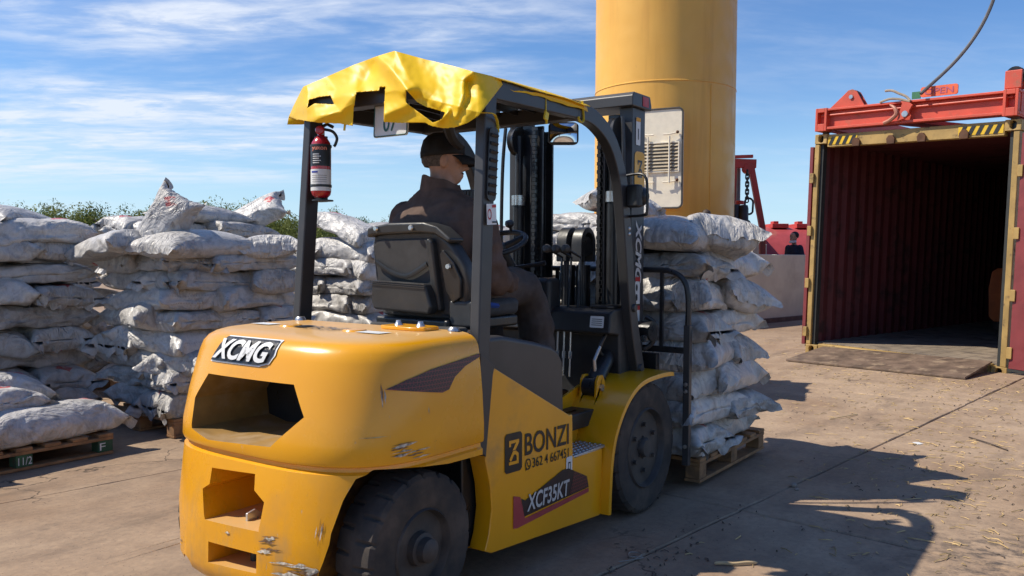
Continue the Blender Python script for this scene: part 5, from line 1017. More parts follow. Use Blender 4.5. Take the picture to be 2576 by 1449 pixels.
# stickers and lettering on the right outer rail
ys = -.422
plate(rr01(.1, 3), fpt(.275, ys, 1.86 + .165), (.055, 0, 0), (0, 0, .155), 'rail_sticker', WHITE, fk, lift=.003); plate([(0, .86), (1, .86), (1, 1), (0, 1)], fpt(.275, ys, 1.86 + .165), (.055, 0, 0), (0, 0, .155), 'sticker_heading', pm('amber_print', (.75, .35, .02), .5), fk, lift=.0045); plate([(.4, .2), (.6, .2), (.6, .6), (.4, .6)], fpt(.275, ys, 2.025), (.055, 0, 0), (0, 0, .155), 'sticker_icon', INK, fk, lift=.0045)
plate(rr01(.28, 5, .5), fpt(.262, ys, 1.785), (.125, 0, 0), (0, 0, .205), 'rail_badge', pm('badge_yellow', (.70, .36, .02), .4), fk, lift=.003)
flat_mesh([(.22, .82), (.80, .82), (.80, .74), (.60, .56), (.42, .56), (.62, .74), (.34, .74), (.34, .66), (.22, .66)], [(0, 1, 2, 5, 6, 7, 8), (2, 3, 4, 5)], fpt(.275, ys, 1.81), (.10, 0, 0), (0, 0, .16), 'badge_glyph', INK, fk, lift=.0045)
flat_mesh([(.22, .20), (.78, .20), (.78, .46), (.62, .54), (.44, .54), (.24, .34), (.34, .28), (.50, .44), (.60, .44), (.66, .40), (.66, .28), (.22, .28)], [(0, 1, 10, 11), (1, 2, 9, 10), (2, 3, 8, 9), (3, 4, 7, 8), (4, 5, 6, 7)], fpt(.275, ys, 1.81), (.10, 0, 0), (0, 0, .16), 'badge_glyph', INK, fk, lift=.0045)
word('XCMG', fpt(.285, ys, 1.60), (0, 0, -.36), (.075, 0, 0), 'rail_lettering', pm('silver_decal', (.55, .54, .52), .4), fk, shear=.25, offset=.04, lift=.003)
for z in (1.12, .955):
    plate([(0, 0), (1, 0), (1, 1), (0, 1)], fpt(.285, ys, z), (.06, 0, 0), (0, 0, .155), 'rail_sticker', WHITE, fk, lift=.003); plate([(0, .84), (1, .84), (1, 1), (0, 1)], fpt(.285, ys, z), (.06, 0, 0), (0, 0, .155), 'sticker_heading', REDP, fk, lift=.0045)
    for k in (.12, .48): plate([(.3 + .2 * math.cos(a), k + .13 + .13 * math.sin(a)) for a in [2 * math.pi * i / 12 for i in range(12)]], fpt(.285, ys, z), (.06, 0, 0), (0, 0, .155), 'sticker_icon', INK, fk, lift=.0045)
# carriage, load backrest, forks
for z in (.30, .70): FB().box(.42, .462, -.50, .50, z, z + .13).build('carriage_bar', BLACKM, fk, .006)
for y in (-.30, .30): FB().box(.395, .42, y - .03, y + .03, .28, .86).build('carriage_plate', BLACKM, fk)
for s in (-1, 1):
    FB().box(.463, .500, s * .685 if s < 0 else .645, s * .645 if s < 0 else .685, .19, 1.0).build('backrest_side_plate', GREYP, fk, .004)
    for z in (.30, .62, .66): FB().lathe([(.012, 0), (.012, .010), (0, .012)], (.4625, s * .665, z), (-1, 0, 0), 6).build('backrest_bolt', STEEL, fk)
fr_pts = catmull([(.48, -.665, .98), (.48, -.665, 1.15), (.48, -.64, 1.25), (.48, -.56, 1.305), (.48, -.40, 1.315), (.48, .40, 1.315), (.48, .56, 1.305), (.48, .64, 1.25), (.48, .665, 1.15), (.48, .665, .98)], 6)
FB().tube(fr_pts, .0165, 10).build('backrest_frame', BLACKM, fk)
for y in (-.50, -.36, -.22, -.07, .07, .22, .36, .50): FB().box(.47, .49, y - .009, y + .009, .86, 1.31).build('backrest_bar', BLACKM, fk)
FB().box(.466, .494, -.645, .645, .835, .87).build('backrest_rail', BLACKM, fk, .003)
for y in (-.28, .28): FB().prism([(.463, .075), (1.62, .085), (1.62, .092), (.62, .118), (.505, .13), (.505, .80), (.463, .80)], 'y', y - .06, y + .06).build('fork', BLACKM, fk, .005)
for s in (-1, 1):
    a, b = V(-.165, s * .405, .700), V(.27, s * .34, .975); d = (b - a).normalized()
    FB().cyl(a, a + d * .26, .048).build('tilt_cylinder', BLACKM, fk); FB().cyl(a + d * .26, b, .022).build('tilt_rod', STEEL, fk); FB().cyl((a.x, a.y - .035, a.z), (a.x, a.y + .035, a.z), .055).build('tilt_eye', BLACKM, fk)
    for y in (.362, .452):
        FB().prism([(-.30, .50), (-.09, .66), (-.115, .70), (-.125, .735), (-.145, .765), (-.185, .765), (-.205, .74), (-.215, .64), (-.245, .52)], 'y', s * y - .008, s * y + .008).build('tilt_bracket', YEL, fk, .003)
    FB().cyl((a.x, s * .34, .70), (a.x, s * .47, .70), .018).build('tilt_pin', STEEL, fk)
    FB().tube(catmull([(a + d * .20 + V(0, 0, .04)), (a + d * .17 + V(-.03, 0, .10)), (a + d * .22 + V(0, s * .02, .17)), V(.24, s * .33, 1.02), V(.26, s * .30, 1.10)], 5), .011, 8).build('tilt_hose', BLACKP, fk)
    FB().tube([a + d * .05 + V(0, 0, .05), a + d * .05 + V(-.01, 0, .11), a + d * .10 + V(.02, 0, .15)], .009, 6).build('hose_fitting', STEEL, fk)
FB().tube(catmull([(.33, -.47, 1.05), (.36, -.52, 1.0), (.36, -.50, .9), (.33, -.46, .86)], 5), .014, 8).build('mast_hose', BLACKP, fk); FB().cyl((.30, -.53, .97), (.30, -.44, .97), .055).build('hose_reel', BLACKM, fk); FB().cyl((.24, -.50, .93), (.30, -.50, .93), .02).build('hose_union', STEEL, fk)

# ------------------------------------------------------------------ cab: dash, column, levers, seat
FB().prism([(-.07, .975), (-.055, 1.085), (-.02, 1.105), (.19, 1.105), (.21, 1.08), (.21, .60), (.06, .60), (.04, .96)], 'y', -.455, .455).build('dashboard', BLACKP, fk, .012, seg=3)
FB().prism([(a * .17 - .01, b * .15 - .43) for a, b in rr01(.2)], 'z', 1.1055, 1.122).build('cup_tray', BLACKM, fk, .005)
plate(rr01(.08, 3), fpt(-.0645, -.335, 1.005), (0, -.085, 0), (.009, 0, .062), 'dash_sticker', WHITE, fk, lift=.010)
for k in range(4): plate([(.12, .2 + k * .17), (.88, .2 + k * .17), (.88, .25 + k * .17), (.12, .25 + k * .17)], fpt(-.0645, -.335, 1.005), (0, -.085, 0), (.009, 0, .062), 'sticker_line', INK, fk, lift=.0115)
for k in range(3):
    y = -.055 - k * .062; FB().tube([(.02, y - .02, 1.05), (.05, y - .015, 1.26), (.075, y - .01, 1.385), (-.03, y + .005, 1.425)], .0075, 8).build('lever', BLACKM, fk)
    FB().lathe([(0, -.028), (.016, -.022), (.024, -.005), (.025, .012), (.018, .024), (0, .028)], (-.055, y + .008, 1.432), (-.9, .1, .25), 14).build('lever_knob', pm('lever_knob_grey', (.065, .058, .052), .6), fk)
    FB().tube([(-.02, -.10 - k * .042, .98), (-.03, -.10 - k * .042, .72)], .006, 6).build('linkage_rod', STEEL, fk); FB().cyl((-.024, -.10 - k * .042, .86), (-.026, -.10 - k * .042, .82), .010, n=8).build('linkage_nut', STEEL, fk)
FB().tube([(.12, .10, .95), (-.12, .085, 1.20), (-.345, .07, 1.425)], [.055, .048, .034], 14).build('steering_column', BLACKP, fk)
FB().obox((-.13, .085, 1.18), (.17, .13, .16), (0, R(-40), 0)).build('column_cover', BLACKP, fk, .02, seg=3); FB().obox((-.02, -.02, 1.16), (.13, .12, .22), (0, 0, 0)).build('instrument_box', BLACKP, fk, .03, seg=3)
wc, wax = V(-.375, .07, 1.455), V(-.42, -.02, .90).normalized(); wu = wax.orthogonal().normalized(); wv = wax.cross(wu)
sw = empty('steering_wheel', (wc.x + FO.x, wc.y, wc.z), 0, fk)
MB().tube([(wu * math.cos(2 * math.pi * k / 40) + wv * math.sin(2 * math.pi * k / 40)) * .158 for k in range(40)], .0145, 10, closed=True).build('wheel_rim', BLACKP, sw)
for k in range(3):
    a = 2 * math.pi * k / 3 + .6; d = wu * math.cos(a) + wv * math.sin(a); MB().tube([-wax * .03, d * .08 - wax * .018, d * .158], [.022, .017, .013], 8).build('spoke', BLACKP, sw)
MB().lathe([(0, .0), (.04, -.005), (.045, -.02), (.04, -.05)], (0, 0, 0), wax, 20).build('horn_pad', BLACKP, sw)
kd = wu * math.cos(3.4) + wv * math.sin(3.4); MB().lathe([(.008, 0), (.008, .03), (.022, .04), (.026, .055), (.02, .07), (0, .073)], wv * -.10 + wu * .115, wax, 14).build('spinner_knob', BLACKP, sw)
FB().tube([(-.28, .02, 1.33), (-.27, -.07, 1.34), (-.25, -.16, 1.355)], [.008, .010, .013], 8).build('direction_lever', BLACKP, fk)
# seat
SEATP = pm('seat_shell', (.034, .035, .036), .42, var=.2, bump=.15, bs=260); SEATF = pm('seat_fabric', (.045, .045, .046), .8, var=.2, bump=.2, bs=200)
st = empty('driver_seat', (-1.19 + FO.x, -.05, 1.055), 0, fk); st.rotation_euler = (0, 0, R(-2)); st.scale = (1, .96, .90)
def slab(poly, xa, xb, lean, mat, nm, bev, seg=4):
    n = len(poly); MB().loft([[(xa - lean * (z - .05), y, z) for y, z in poly], [(xb - lean * (z - .05), y, z) for y, z in poly]]).build(nm, mat, st, bev, seg=seg)
OUTL = [(.245, .10), (.262, .25), (.258, .42), (.235, .485), (.10, .505), (-.12, .505), (-.20, .49), (-.275, .42), (-.335, .32), (-.350, .22), (-.33, .12), (-.27, .06), (.20, .05)]
slab(OUTL, .03, .11, .14, SEATP, 'backrest_shell', .03)
slab([(.21, .13), (.225, .42), (.20, .45), (-.13, .455), (-.165, .43), (-.165, .13)], .015, .0295, .14, SEATF, 'backrest_panel', .008, 2)
slab([(.255, .462), (.24, .515), (.10, .535), (-.13, .535), (-.21, .515), (-.29, .45), (-.27, .43), (-.19, .475), (-.10, .482), (.2, .475)], .0, .10, .14, SEATP, 'backrest_top_rim', .014, 3)
slab([(-.185, .10), (-.175, .44), (-.15, .46), (-.135, .44), (-.14, .10)], -.004, .04, .14, SEATP, 'backrest_rib', .012, 3)
slab([(-.215, .20), (-.20, .38), (-.225, .40), (-.28, .34), (-.312, .26), (-.30, .17), (-.25, .14)], .012, .0296, .14, BLACKM, 'bolster_hollow', .006, 2)
slab([(.215, .135), (.20, .245), (-.145, .235), (-.175, .12), (-.16, .085), (.20, .095)], -.055, .0, .10, SEATP, 'document_pocket', .014, 3)
for k in range(3): slab([(.205, .222 + k * .009), (.205, .226 + k * .009), (-.15, .214 + k * .009), (-.15, .210 + k * .009)], -.060, -.054, .10, GREYP, 'pocket_trim', 0)
for sgn_, pts in ((1, [(.205, .34), (.10, .285), (.0, .27), (-.13, .33)]),): MB().tube(catmull([(.008 - .14 * z, y, z) for y, z in pts], 5), .014, 6, flat=.35, up=(1, 0, 0)).build('pocket_strap', BLACKM, st)
for y in (.17, -.06): MB().lathe([(0, .006), (.011, .006), (.015, 0)], (-.072, y, .508), (-1, 0, 0), 10).build('shell_screw', STEEL, st)
MB().lathe([(0, .01), (.012, .01), (.014, 0)], (-.03, -.255, .32), (-1, 0, 0), 10).build('bolster_screw', STEEL, st)
MB().loft([[(x, y * w, z) for x, y in ((.04, .25), (.02, .12), (.02, -.12), (.04, -.27), (.30, -.27), (.50, -.24), (.53, 0), (.50, .24), (.30, .25))] for z, w in ((.06, .92), (.08, 1.0), (.13, 1.02), (.155, .9))]).build('seat_cushion', SEATF, st, .02, seg=3)
MB().box(-.02, .50, -.24, .23, .0, .06).build('seat_base', BLACKM, st, .015); MB().box(-.05, .02, -.33, .24, -.002, .028).build('seat_mount', SEATF, st, .012)
MB().loft([[(x, y, z) for x, y in ((.0, -.22), (.02, -.36), (.12, -.37), (.14, -.24))] for z in (.02, .12, .16)]).build('hip_guard', SEATP, st, .02, seg=3)

# ------------------------------------------------------------------ roof extras: mirror, lamp, plate, beacon, fan
mr = empty('rear_mirror', (-.36 + FO.x, -.335, 2.02), R(-52), fk); 
MB().prism([(a * .155 - .0775, b * .115 - .0575) for a, b in rr01(.2, 6)], 'y', -.004, .028).build('mirror_housing', BLACKP, mr, .006)
mg = NT('mirror_glass'); mg.p.inputs['Metallic'].default_value = 1; mg.p.inputs['Roughness'].default_value = .04; mg.p.inputs['Base Color'].default_value = (.8, .82, .84, 1)
P = [[(x * .068, -.0065 - .012 * (1 - x * x * .9) * (1 - z * z * .9), z * .048) for z in [k / 6 for k in range(-6, 7)]] for x in [k / 8 for k in range(-8, 9)]]; MB().grid(P).build('mirror_face', mg.m, mr, smooth=60)
mr.rotation_euler = (R(-6), 0, R(-57))
MB().tube([(0, .03, .03), (.02, .04, .09), (.02, .04, .12)], .008, 6).build('mirror_arm', BLACKM, mr)
lp = empty('work_lamp', (.065 + FO.x, -.555, 1.715), 0, fk); lp.scale = (.82, .82, .82); lp.rotation_euler = (0, 0, R(-10))
MB().lathe([(0, -.045), (.045, -.045), (.062, -.02), (.066, .015), (.060, .028), (0, .034)], (0, 0, 0), (1, .1, 0), 24).build('lamp_body', BLACKP, lp, smooth=40); MB().box(-.085, -.02, -.05, .05, -.075, .075).build('lamp_housing', BLACKP, lp, .018, seg=3)
MB().tube(catmull([(-.03, .09, .14), (-.03, -.02, .145), (-.03, -.07, .12), (-.03, -.085, .05), (-.03, -.085, -.10), (-.03, -.06, -.125), (-.03, .09, -.13)], 6), .009, 8).build('lamp_guard', BLACKM, lp)
MB().tube([(-.03, .02, 0), (-.02, .11, .0)], .014, 8).build('lamp_arm', BLACKM, lp)
for z in (-.21, -.245): MB().ball((-.03, .06, z), .014, 8, 6).build('lamp_bolt', STEEL, lp)
pl_ = empty('licence_plate', (-1.30 + FO.x, .085, 1.915), 0, fk); pl_.rotation_euler = (0, R(3), 0)
PGRN = pm('plate_green', (.02, .10, .08), .5)
MB().prism([(-a * .205, b * .215) for a, b in rr01(.06, 4)], 'x', -.003, .003).build('plate_sheet', WHITE, pl_)
MB().tube([(-.0045, -a * .197 - .004, b * .207 + .004) for a, b in rr01(.06, 4)], .0026, 4, closed=True).build('plate_rim', PGRN, pl_)
word('07', (-.0032, -.060, .022), (0, -.080, 0), (0, 0, .075), 'plate_digits', PGRN, pl_, offset=.01); plate([(0, 0), (1, 0), (1, 1), (0, 1)], (-.0032, -.006, .165), (0, -.19, 0), (0, 0, .04), 'plate_header', pm('plate_navy', (.02, .03, .10), .5), pl_)
FB().tube([(-1.30, .05, 2.05), (-1.30, .05, 2.13)], .004, 6).tube([(-1.30, -.09, 2.05), (-1.30, -.09, 2.13)], .004, 6).build('plate_hanger', ALU, fk)
FB().lathe([(.055, 0), (.055, .05), (.045, .06), (.045, .11), (.02, .135), (0, .137)], (-1.27, -.045, 2.127), (0, 0, 1), 20).build('beacon', pm('beacon_amber', (.6, .22, .02), .25), fk)
FB().obox((-.42, .255, 1.69), (.06, .12, .12), (0, 0, 0)).build('cab_fan', BLACKP, fk, .01)
for k in range(6): FB().box(-.456, -.450, .205 + k * .02, .212 + k * .02, 1.64, 1.74).build('fan_grille_bar', GREYP, fk)
FB().tube(catmull([(-1.24, -.30, 2.10), (-1.20, -.25, 2.02), (-1.10, -.20, 1.93), (-1.0, -.17, 1.90)], 4), .025, 8).build('roof_conduit', BLACKP, fk)
# strings tying the tarp
TIE = pm('yellow_tape', (.70, .52, .03), .5)
for pts in ([(-1.32, -.475, 1.975), (-1.31, -.580, 1.965), (-1.255, -.562, 1.955), (-1.23, -.552, 1.935), (-1.225, -.552, 1.90)], [(-.80, -.506, 2.145), (-.80, -.509, 2.06), (-.795, -.51, 2.02), (-.79, -.51, 1.995)], [(-.47, -.508, 2.15), (-.455, -.509, 2.06), (-.49, -.51, 2.045), (-.50, -.505, 2.07)], [(-1.37, .19, 2.02), (-1.37, .195, 1.98), (-1.37, .20, 1.95)]):
    FB().tube(catmull(pts, 4), .007, 6, flat=.35).build('tie_tape', TIE, fk)
FB().obox((-.80, -.513, 2.03), (.03, .012, .04), (0, .3, 0)).build('tie_knot', TIE, fk, .004)

# ------------------------------------------------------------------ yellow tarp thrown over the guard
def tarp_mat():
    t = NT('yellow_vinyl'); c = t.mix(t.ramp(t.noise(4, 6, .6), .3, .7), (.78, .47, .004), (.84, .53, .006)); sc = t.ramp(t.noise(22, 7, .7, dist=1.5), .60, .72); c = t.mix(t.math('MULTIPLY', sc, .45), c, (.35, .20, .01))
    t.l.new(c, t.p.inputs['Base Color']); t.p.inputs['Roughness'].default_value = .46; t.p.inputs['Specular IOR Level'].default_value = .4
    b = t.bump(t.noise(7, 3, .5, dist=.6), .10, .012); t.bump(t.noise(160, 3), .06, .002, b); return t.m
TARP = tarp_mat()
def zD(q): return ((1050 + q[0] * .48309) / 1.5652, (150 + q[1] * .48309) / 1.5652)
def onx(q, x):
    px, py = zD(q); d = CF + CR * ((px - 1288) / 2137.4) - CU * ((py - 724.5) / 2137.4); return M.translation + d * ((x - M.translation.x) / d.x)
TOPL = [(180, 640), (215, 560), (285, 420), (300, 395), (500, 310), (700, 222), (890, 150), (960, 128), (1040, 104), (1110, 122), (1300, 175), (1500, 222), (1680, 272), (1800, 300), (1930, 340)]
OUTP = TOPL + [(1945, 352), (1860, 460), (1730, 630), (1640, 690), (1540, 725), (1440, 735), (1340, 715), (1290, 690), (1140, 690), (955, 685), (955, 600), (968, 397), (922, 395), (915, 428), (730, 440), (708, 580), (700, 715), (590, 695), (420, 690), (300, 670), (240, 665)]
HOLES = [[(345, 500), (430, 478), (520, 467), (550, 540), (460, 536), (390, 532), (330, 572)], [(1135, 420), (1180, 470), (1225, 520), (1300, 560), (1455, 605), (1430, 660), (1355, 690), (1260, 620), (1170, 555), (1135, 525)]]
def inside(pt, poly):
    x, y = pt; c = False
    for i in range(len(poly)):
        (x1, y1), (x2, y2) = poly[i - 1], poly[i]
        if (y1 > y) != (y2 > y) and x < (x2 - x1) * (y - y1) / (y2 - y1) + x1: c = not c
    return c
CREASE = [([(1050, 110), (1150, 300), (1300, 520), (1460, 600)], -.050, 90), ([(905, 155), (985, 230), (1060, 320), (1140, 420)], -.045, 55), ([(890, 160), (840, 300), (720, 440)], .030, 70), ([(1675, 275), (1612, 345), (1606, 500), (1550, 640)], -.040, 60), ([(1640, 360), (1650, 470), (1560, 660)], .030, 40), ([(300, 400), (250, 560), (215, 620)], -.02, 40), ([(330, 560), (520, 500), (730, 430)], -.035, 70), ([(1250, 480), (1400, 590), (1500, 600)], .04, 60), ([(410, 640), (600, 600), (700, 470)], -.03, 60), ([(1140, 550), (960, 620)], -.03, 60), ([(1480, 600), (1410, 670)], -.03, 30), ([(500, 320), (560, 420), (540, 520)], .02, 60)]
def seg_d(p, a, b):
    ax, ay = b[0] - a[0], b[1] - a[1]; t = max(0, min(1, ((p[0] - a[0]) * ax + (p[1] - a[1]) * ay) / (ax * ax + ay * ay))); return math.hypot(p[0] - a[0] - ax * t, p[1] - a[1] - ay * t)
def tarp_x(p):
    top = np.interp(p[0], [q[0] for q in TOPL], [q[1] for q in TOPL]); t = max(0, min(1, (p[1] - top) / 320))
    x = -1.315 - .085 * t
    if p[0] < 330: x += (330 - p[0]) / 150 * .13
    if p[0] > 1720: x += ((p[0] - 1720) / 225) ** 1.6 * .20
    for pl, A, w in CREASE:
        d = min(seg_d(p, pl[i], pl[i + 1]) for i in range(len(pl) - 1)); x += A * math.exp(-(d / (w * 1.05)) ** 1.65)
    return x + .012 * mnoise.noise(V(p[0] * .006, p[1] * .006, 1)) + .002 * mnoise.noise(V(p[0] * .02, p[1] * .02, 4))
EDGES = [(OUTP[k], OUTP[(k + 1) % len(OUTP)]) for k in range(len(TOPL) - 1, len(OUTP))] + [(h[k - 1], h[k]) for h in HOLES for k in range(len(h))]
def snap(px, py):
    """pull the cloth's grid onto its cut edges so that they come out clean"""
    best = (5.2, None)
    for a, b in EDGES:
        if not (min(a[0], b[0]) - 6 < px < max(a[0], b[0]) + 6 and min(a[1], b[1]) - 6 < py < max(a[1], b[1]) + 6): continue
        ax, ay = b[0] - a[0], b[1] - a[1]; t = max(0, min(1, ((px - a[0]) * ax + (py - a[1]) * ay) / (ax * ax + ay * ay))); q = (a[0] + ax * t, a[1] + ay * t); d = math.hypot(px - q[0], py - q[1])
        if d < best[0]: best = (d, q)
    return best[1] or (px, py)
tb = FB(); NX, NY = 250, 92; vid = {}
def tv(i, j):
    if (i, j) not in vid:
        px = 180 + (1945 - 180) * i / NX; top = np.interp(px, [q[0] for q in TOPL], [q[1] for q in TOPL]); bot = 745; py = top + (bot - top) * j / NY; px, py = snap(px, py) if j else (px, py); vid[(i, j)] = len(tb.v); tb.v.append(tuple(onx((px, py), tarp_x((px, py)))))
    return vid[(i, j)]
for i in range(NX):
    for j in range(NY):
        px = 180 + (1945 - 180) * (i + .5) / NX; top = np.interp(px, [q[0] for q in TOPL], [q[1] for q in TOPL]); py = top + (745 - top) * (j + .5) / NY
        if j == 0 or (inside((px, py), OUTP) and not any(inside((px, py), h) for h in HOLES)): tb.f.append((tv(i, j), tv(i + 1, j), tv(i + 1, j + 1), tv(i, j + 1)))
# roof sheet from the rear edge forwards, sagging between the bars
rear = [V(*tb.v[vid[(i, 0)]]) for i in range(NX + 1) if (i, 0) in vid]; rows = []
for k in range(15):
    t = k / 14; row = []
    for q in rear:
        y = max(-.53, min(.56, q.y)); xe = -.405 - .04 * abs(y); zt = 2.158 + .012 * mnoise.noise(V(q.y * 6, t * 5, 2))
        if abs(y) > .47: zt -= (abs(y) - .47) * .5
        row.append(V(q.x + (xe - q.x) * t, q.y + (y - q.y) * min(1, t * 3), q.z + (zt - q.z) * (1 - (1 - t) ** 2.4)))
    rows.append(row)
tb.grid(rows)
for s, cut in ((0, -1), (1, 0)):        # side strips folded over the guard's edge
    edge = [r[cut] for r in rows]; tb.grid([edge, [q + V(0, (-.012 if s == 0 else .012), -.035 - .015 * mnoise.noise(V(q.x * 9, 3, s))) for q in edge]])
tp = tb.build('roof_tarp', TARP, None, smooth=50); so = tp.modifiers.new('thick', 'SOLIDIFY'); so.thickness = .0016
tp.parent = None; tp.location = (-.6, 0, 0); tag(tp, 'torn yellow vinyl tarp draped over the forklift roof', 'tarp')

# ------------------------------------------------------------------ fire extinguisher strapped to the left rear post
EXR = pm('extinguisher_red', (.42, .012, .022), .22, var=.06, coat=.5)
ex = empty('fire_extinguisher', (-1.315, .412, 1.655)); tag(ex, 'red fire extinguisher strapped to the left rear cab post', 'extinguisher')
eo = MB().lathe([(0, 0), (.030, .004), (.043, .018), (.047, .035), (.047, .235), (.043, .262), (.030, .282), (.018, .292), (.016, .300), (0, .302)], (0, 0, 0), (0, 0, 1), 36).build('cylinder', EXR, ex)
_b = bmesh.new(); _b.from_mesh(eo.data); EXT = BVHTree.FromBMesh(_b); _b.free(); EW = (EXT, (.80, .60, 0)); eu = V(.60, -.80, 0)
def exo(u, z): q = eu * u - V(.80, .60, 0) * .1; return (q.x, q.y, z)
plate([(0, 0), (1, 0), (1, 1), (0, 1)], exo(-.046, .150), eu * .092, (0, 0, .090), 'black_label', INK, ex, wrap=EW, lift=.001)
word('yukon', exo(-.034, .218), eu * .066, (0, 0, .026), 'brand_text', pm('label_orange', (.75, .25, .15), .5), ex, offset=.02, wrap=EW, lift=.002)
plate([(0, 0), (1, 0), (1, 1), (0, 1)], exo(-.046, .035), eu * .092, (0, 0, .100), 'white_label', WHITE, ex, wrap=EW, lift=.001)
for k in range(5): plate([(0, 0), (1, 0), (1, 1), (0, 1)], exo(-.030, .162 + k * .010), eu * (.038 if k % 2 else .03), (0, 0, .004), 'label_line', WHITE, ex, wrap=EW, lift=.002)
for k in range(4): plate([(0, 0), (1, 0), (1, 1), (0, 1)], exo(-.034, .075 + k * .010), eu * .066, (0, 0, .0015), 'label_line', INK, ex, wrap=EW, lift=.002)
plate([(0, 0), (1, 0), (1, 1), (0, 1)], exo(-.036, .118), eu * .030, (0, 0, .008), 'label_mark', pm('label_blue', (.03, .05, .3), .5), ex, wrap=EW, lift=.002)
for z in (.238, .052): MB().lathe([(.0475, 0), (.0495, .002), (.0495, .012), (.0475, .014)], (0, 0, z), (0, 0, 1), 36).build('strap', BLACKP, ex)
MB().cyl((0, 0, .298), (0, 0, .335), .017).build('valve', ALU, ex); MB().lathe([(0, .010), (.018, .008), (.022, 0)], (-.02, -.014, .318), (-.8, -.6, 0), 16).build('gauge', EXR, ex)
MB().tube([(0, 0, .335), (.02, -.02, .350), (.035, -.045, .335)], .008, 6).build('handle', BLACKM, ex); MB().tube(catmull([(.008, -.01, .325), (.03, -.045, .315), (.042, -.062, .285), (.038, -.056, .255), (.034, -.05, .245)], 4), .007, 6).build('hose', BLACKP, ex)
MB().lathe([(0, 0), (.05, 0), (.05, .006), (0, .006)], (.005, -.005, -.012), (0, 0, 1), 20).build('bracket_foot', BLACKM, ex); MB().box(.02, .06, .02, .07, -.012, .30).build('bracket_back', BLACKM, ex)

# ------------------------------------------------------------------ the load
pallet(.70, 1.86, -.66, .36, 'pale wooden pallet carried on the forklift forks', z=.035)
LG = 'sacks carried on the forklift forks'
stack(.58, 1.71, -.66, .36, .18, 7, .176, 'load carried by the forklift', LG, skip=('far corner',), seed=50, over=.03, small=1.0)
for lab, me, loc, rot, s in (
    ('sunlit white sack on top of the forklift load beside the mast', LOOSE[0], (.95, -.38, 1.425), (R(4), R(2), R(6)), (1.06, 1.02, .85)),
    ('sack drooping over the right end of the forklift load top', SHAPES[2], (1.17, -.40, 1.33), (R(6), R(20), R(54)), (1.0, 1.0, 1.25)),
    ('flat sack on the back half of the forklift load top', LOOSE[1], (1.15, .10, 1.44), (R(-4), R(0), R(10)), (1.05, 1.05, .85))):
    o = sack(me, loc, 0, lab, LG, s=s); o.rotation_euler = rot

# ------------------------------------------------------------------ the driver
FLEECE = pm('brown_fleece', (.120, .082, .066), .95, var=.18, vs=14, bump=.4, bs=220, spec=.15); TROU = pm('dark_trousers', (.058, .043, .037), .85, var=.25, vs=8, bump=.3, bs=60); CAPM = pm('black_cap', (.006, .006, .007), .8, var=.2, bump=.2, bs=200)
fd = R(-50); hx = V(math.cos(fd), math.sin(fd), -.03).normalized(); hl = V(-hx.y, hx.x, 0).normalized(); hu = hx.cross(hl)
hd_o = V(-.965, -.048, 1.730); TH = Matrix((hx, hl, hu)).transposed().to_4x4(); TH.translation = hd_o
b = MB(); head(b, TH, 1.0)
b.tube([(-.985, -.055, 1.60), (-.975, -.052, 1.70), (-.968, -.050, 1.79)], [.066, .062, .060], 16)
torso(b, [((-.96, -.06, 1.15), .17, .12, (0, 1, 0), (1, 0, 0)), ((-1.0, -.06, 1.36), .16, .11, (0, 1, 0), (1, 0, 0)), ((-1.0, -.06, 1.54), .18, .11, (0, 1, 0), (1, 0, 0)), ((-.985, -.06, 1.63), .14, .08, (0, 1, 0), (1, 0, 0))])
RA = [(-.985, -.270, 1.570), (-.96, -.325, 1.31), (-.69, -.24, 1.255)]; LA = [(-.985, .165, 1.570), (-.93, .22, 1.34), (-.55, .165, 1.43)]
for A in (RA, LA): limb(b, A, [.055, .045, .030])
hand(b, RA[2], (1, .25, .02), (0, .1, -1), .35, 1.0, thumb=-1); hand(b, LA[2], (.9, -.25, .12), (.1, -.3, -1), .75, 1.0, thumb=1)
for y0, y1, y2 in ((-.16, -.215, -.22), (.04, .10, .11)):
    limb(b, [(-.93, y0, 1.19), (-.52, y1, 1.20), (-.36, y2, .70)], [.085, .062, .045]); b.tube([(-.40, y2, .64), (-.28, y2, .63), (-.16, y2, .62)], [.04, .045, .03], 10)
drv = remeshed(b, 'person', SKIN, None, .0065, 3); tag(drv, 'driver in brown fleece and black cap seated in the forklift, looking right', 'person')
j = MB()
torso(j, [((-.97, -.05, 1.13), .215, .150, (0, 1, 0), (1, 0, 0)), ((-1.0, -.05, 1.26), .220, .155, (0, 1, 0), (1, 0, 0)), ((-1.015, -.05, 1.42), .235, .155, (0, 1, 0), (1, 0, 0)), ((-1.01, -.05, 1.54), .250, .150, (0, 1, 0), (1, 0, 0)), ((-1.0, -.05, 1.605), .235, .130, (0, 1, 0), (1, 0, 0)), ((-.992, -.05, 1.655), .175, .108, (0, 1, 0), (1, 0, 0)), ((-.985, -.050, 1.695), .098, .092, (0, 1, 0), (1, 0, 0)), ((-.985, -.042, 1.725), .076, .078, (0, 1, 0), (1, 0, 0))])
for A in (RA, LA): limb(j, [A[0], A[1], (V(*A[2]) * .9 + V(*A[1]) * .1)], [.092, .080, .062])
jk = remeshed(j, 'fleece_jacket', FLEECE, drv, .011, 6)
ruffle(jk.data, lambda q: mnoise.noise(q * 6 + V(3, 1, 2)) * .013 + abs(mnoise.noise(V(q.x * 8 + q.z * 5, q.y * 8 + q.z * 7, q.z * 9))) * -.020 + mnoise.noise(V(q.x * 9, q.y * 9, q.z * 24)) * .006)
cr_ = [[], [], [], []]
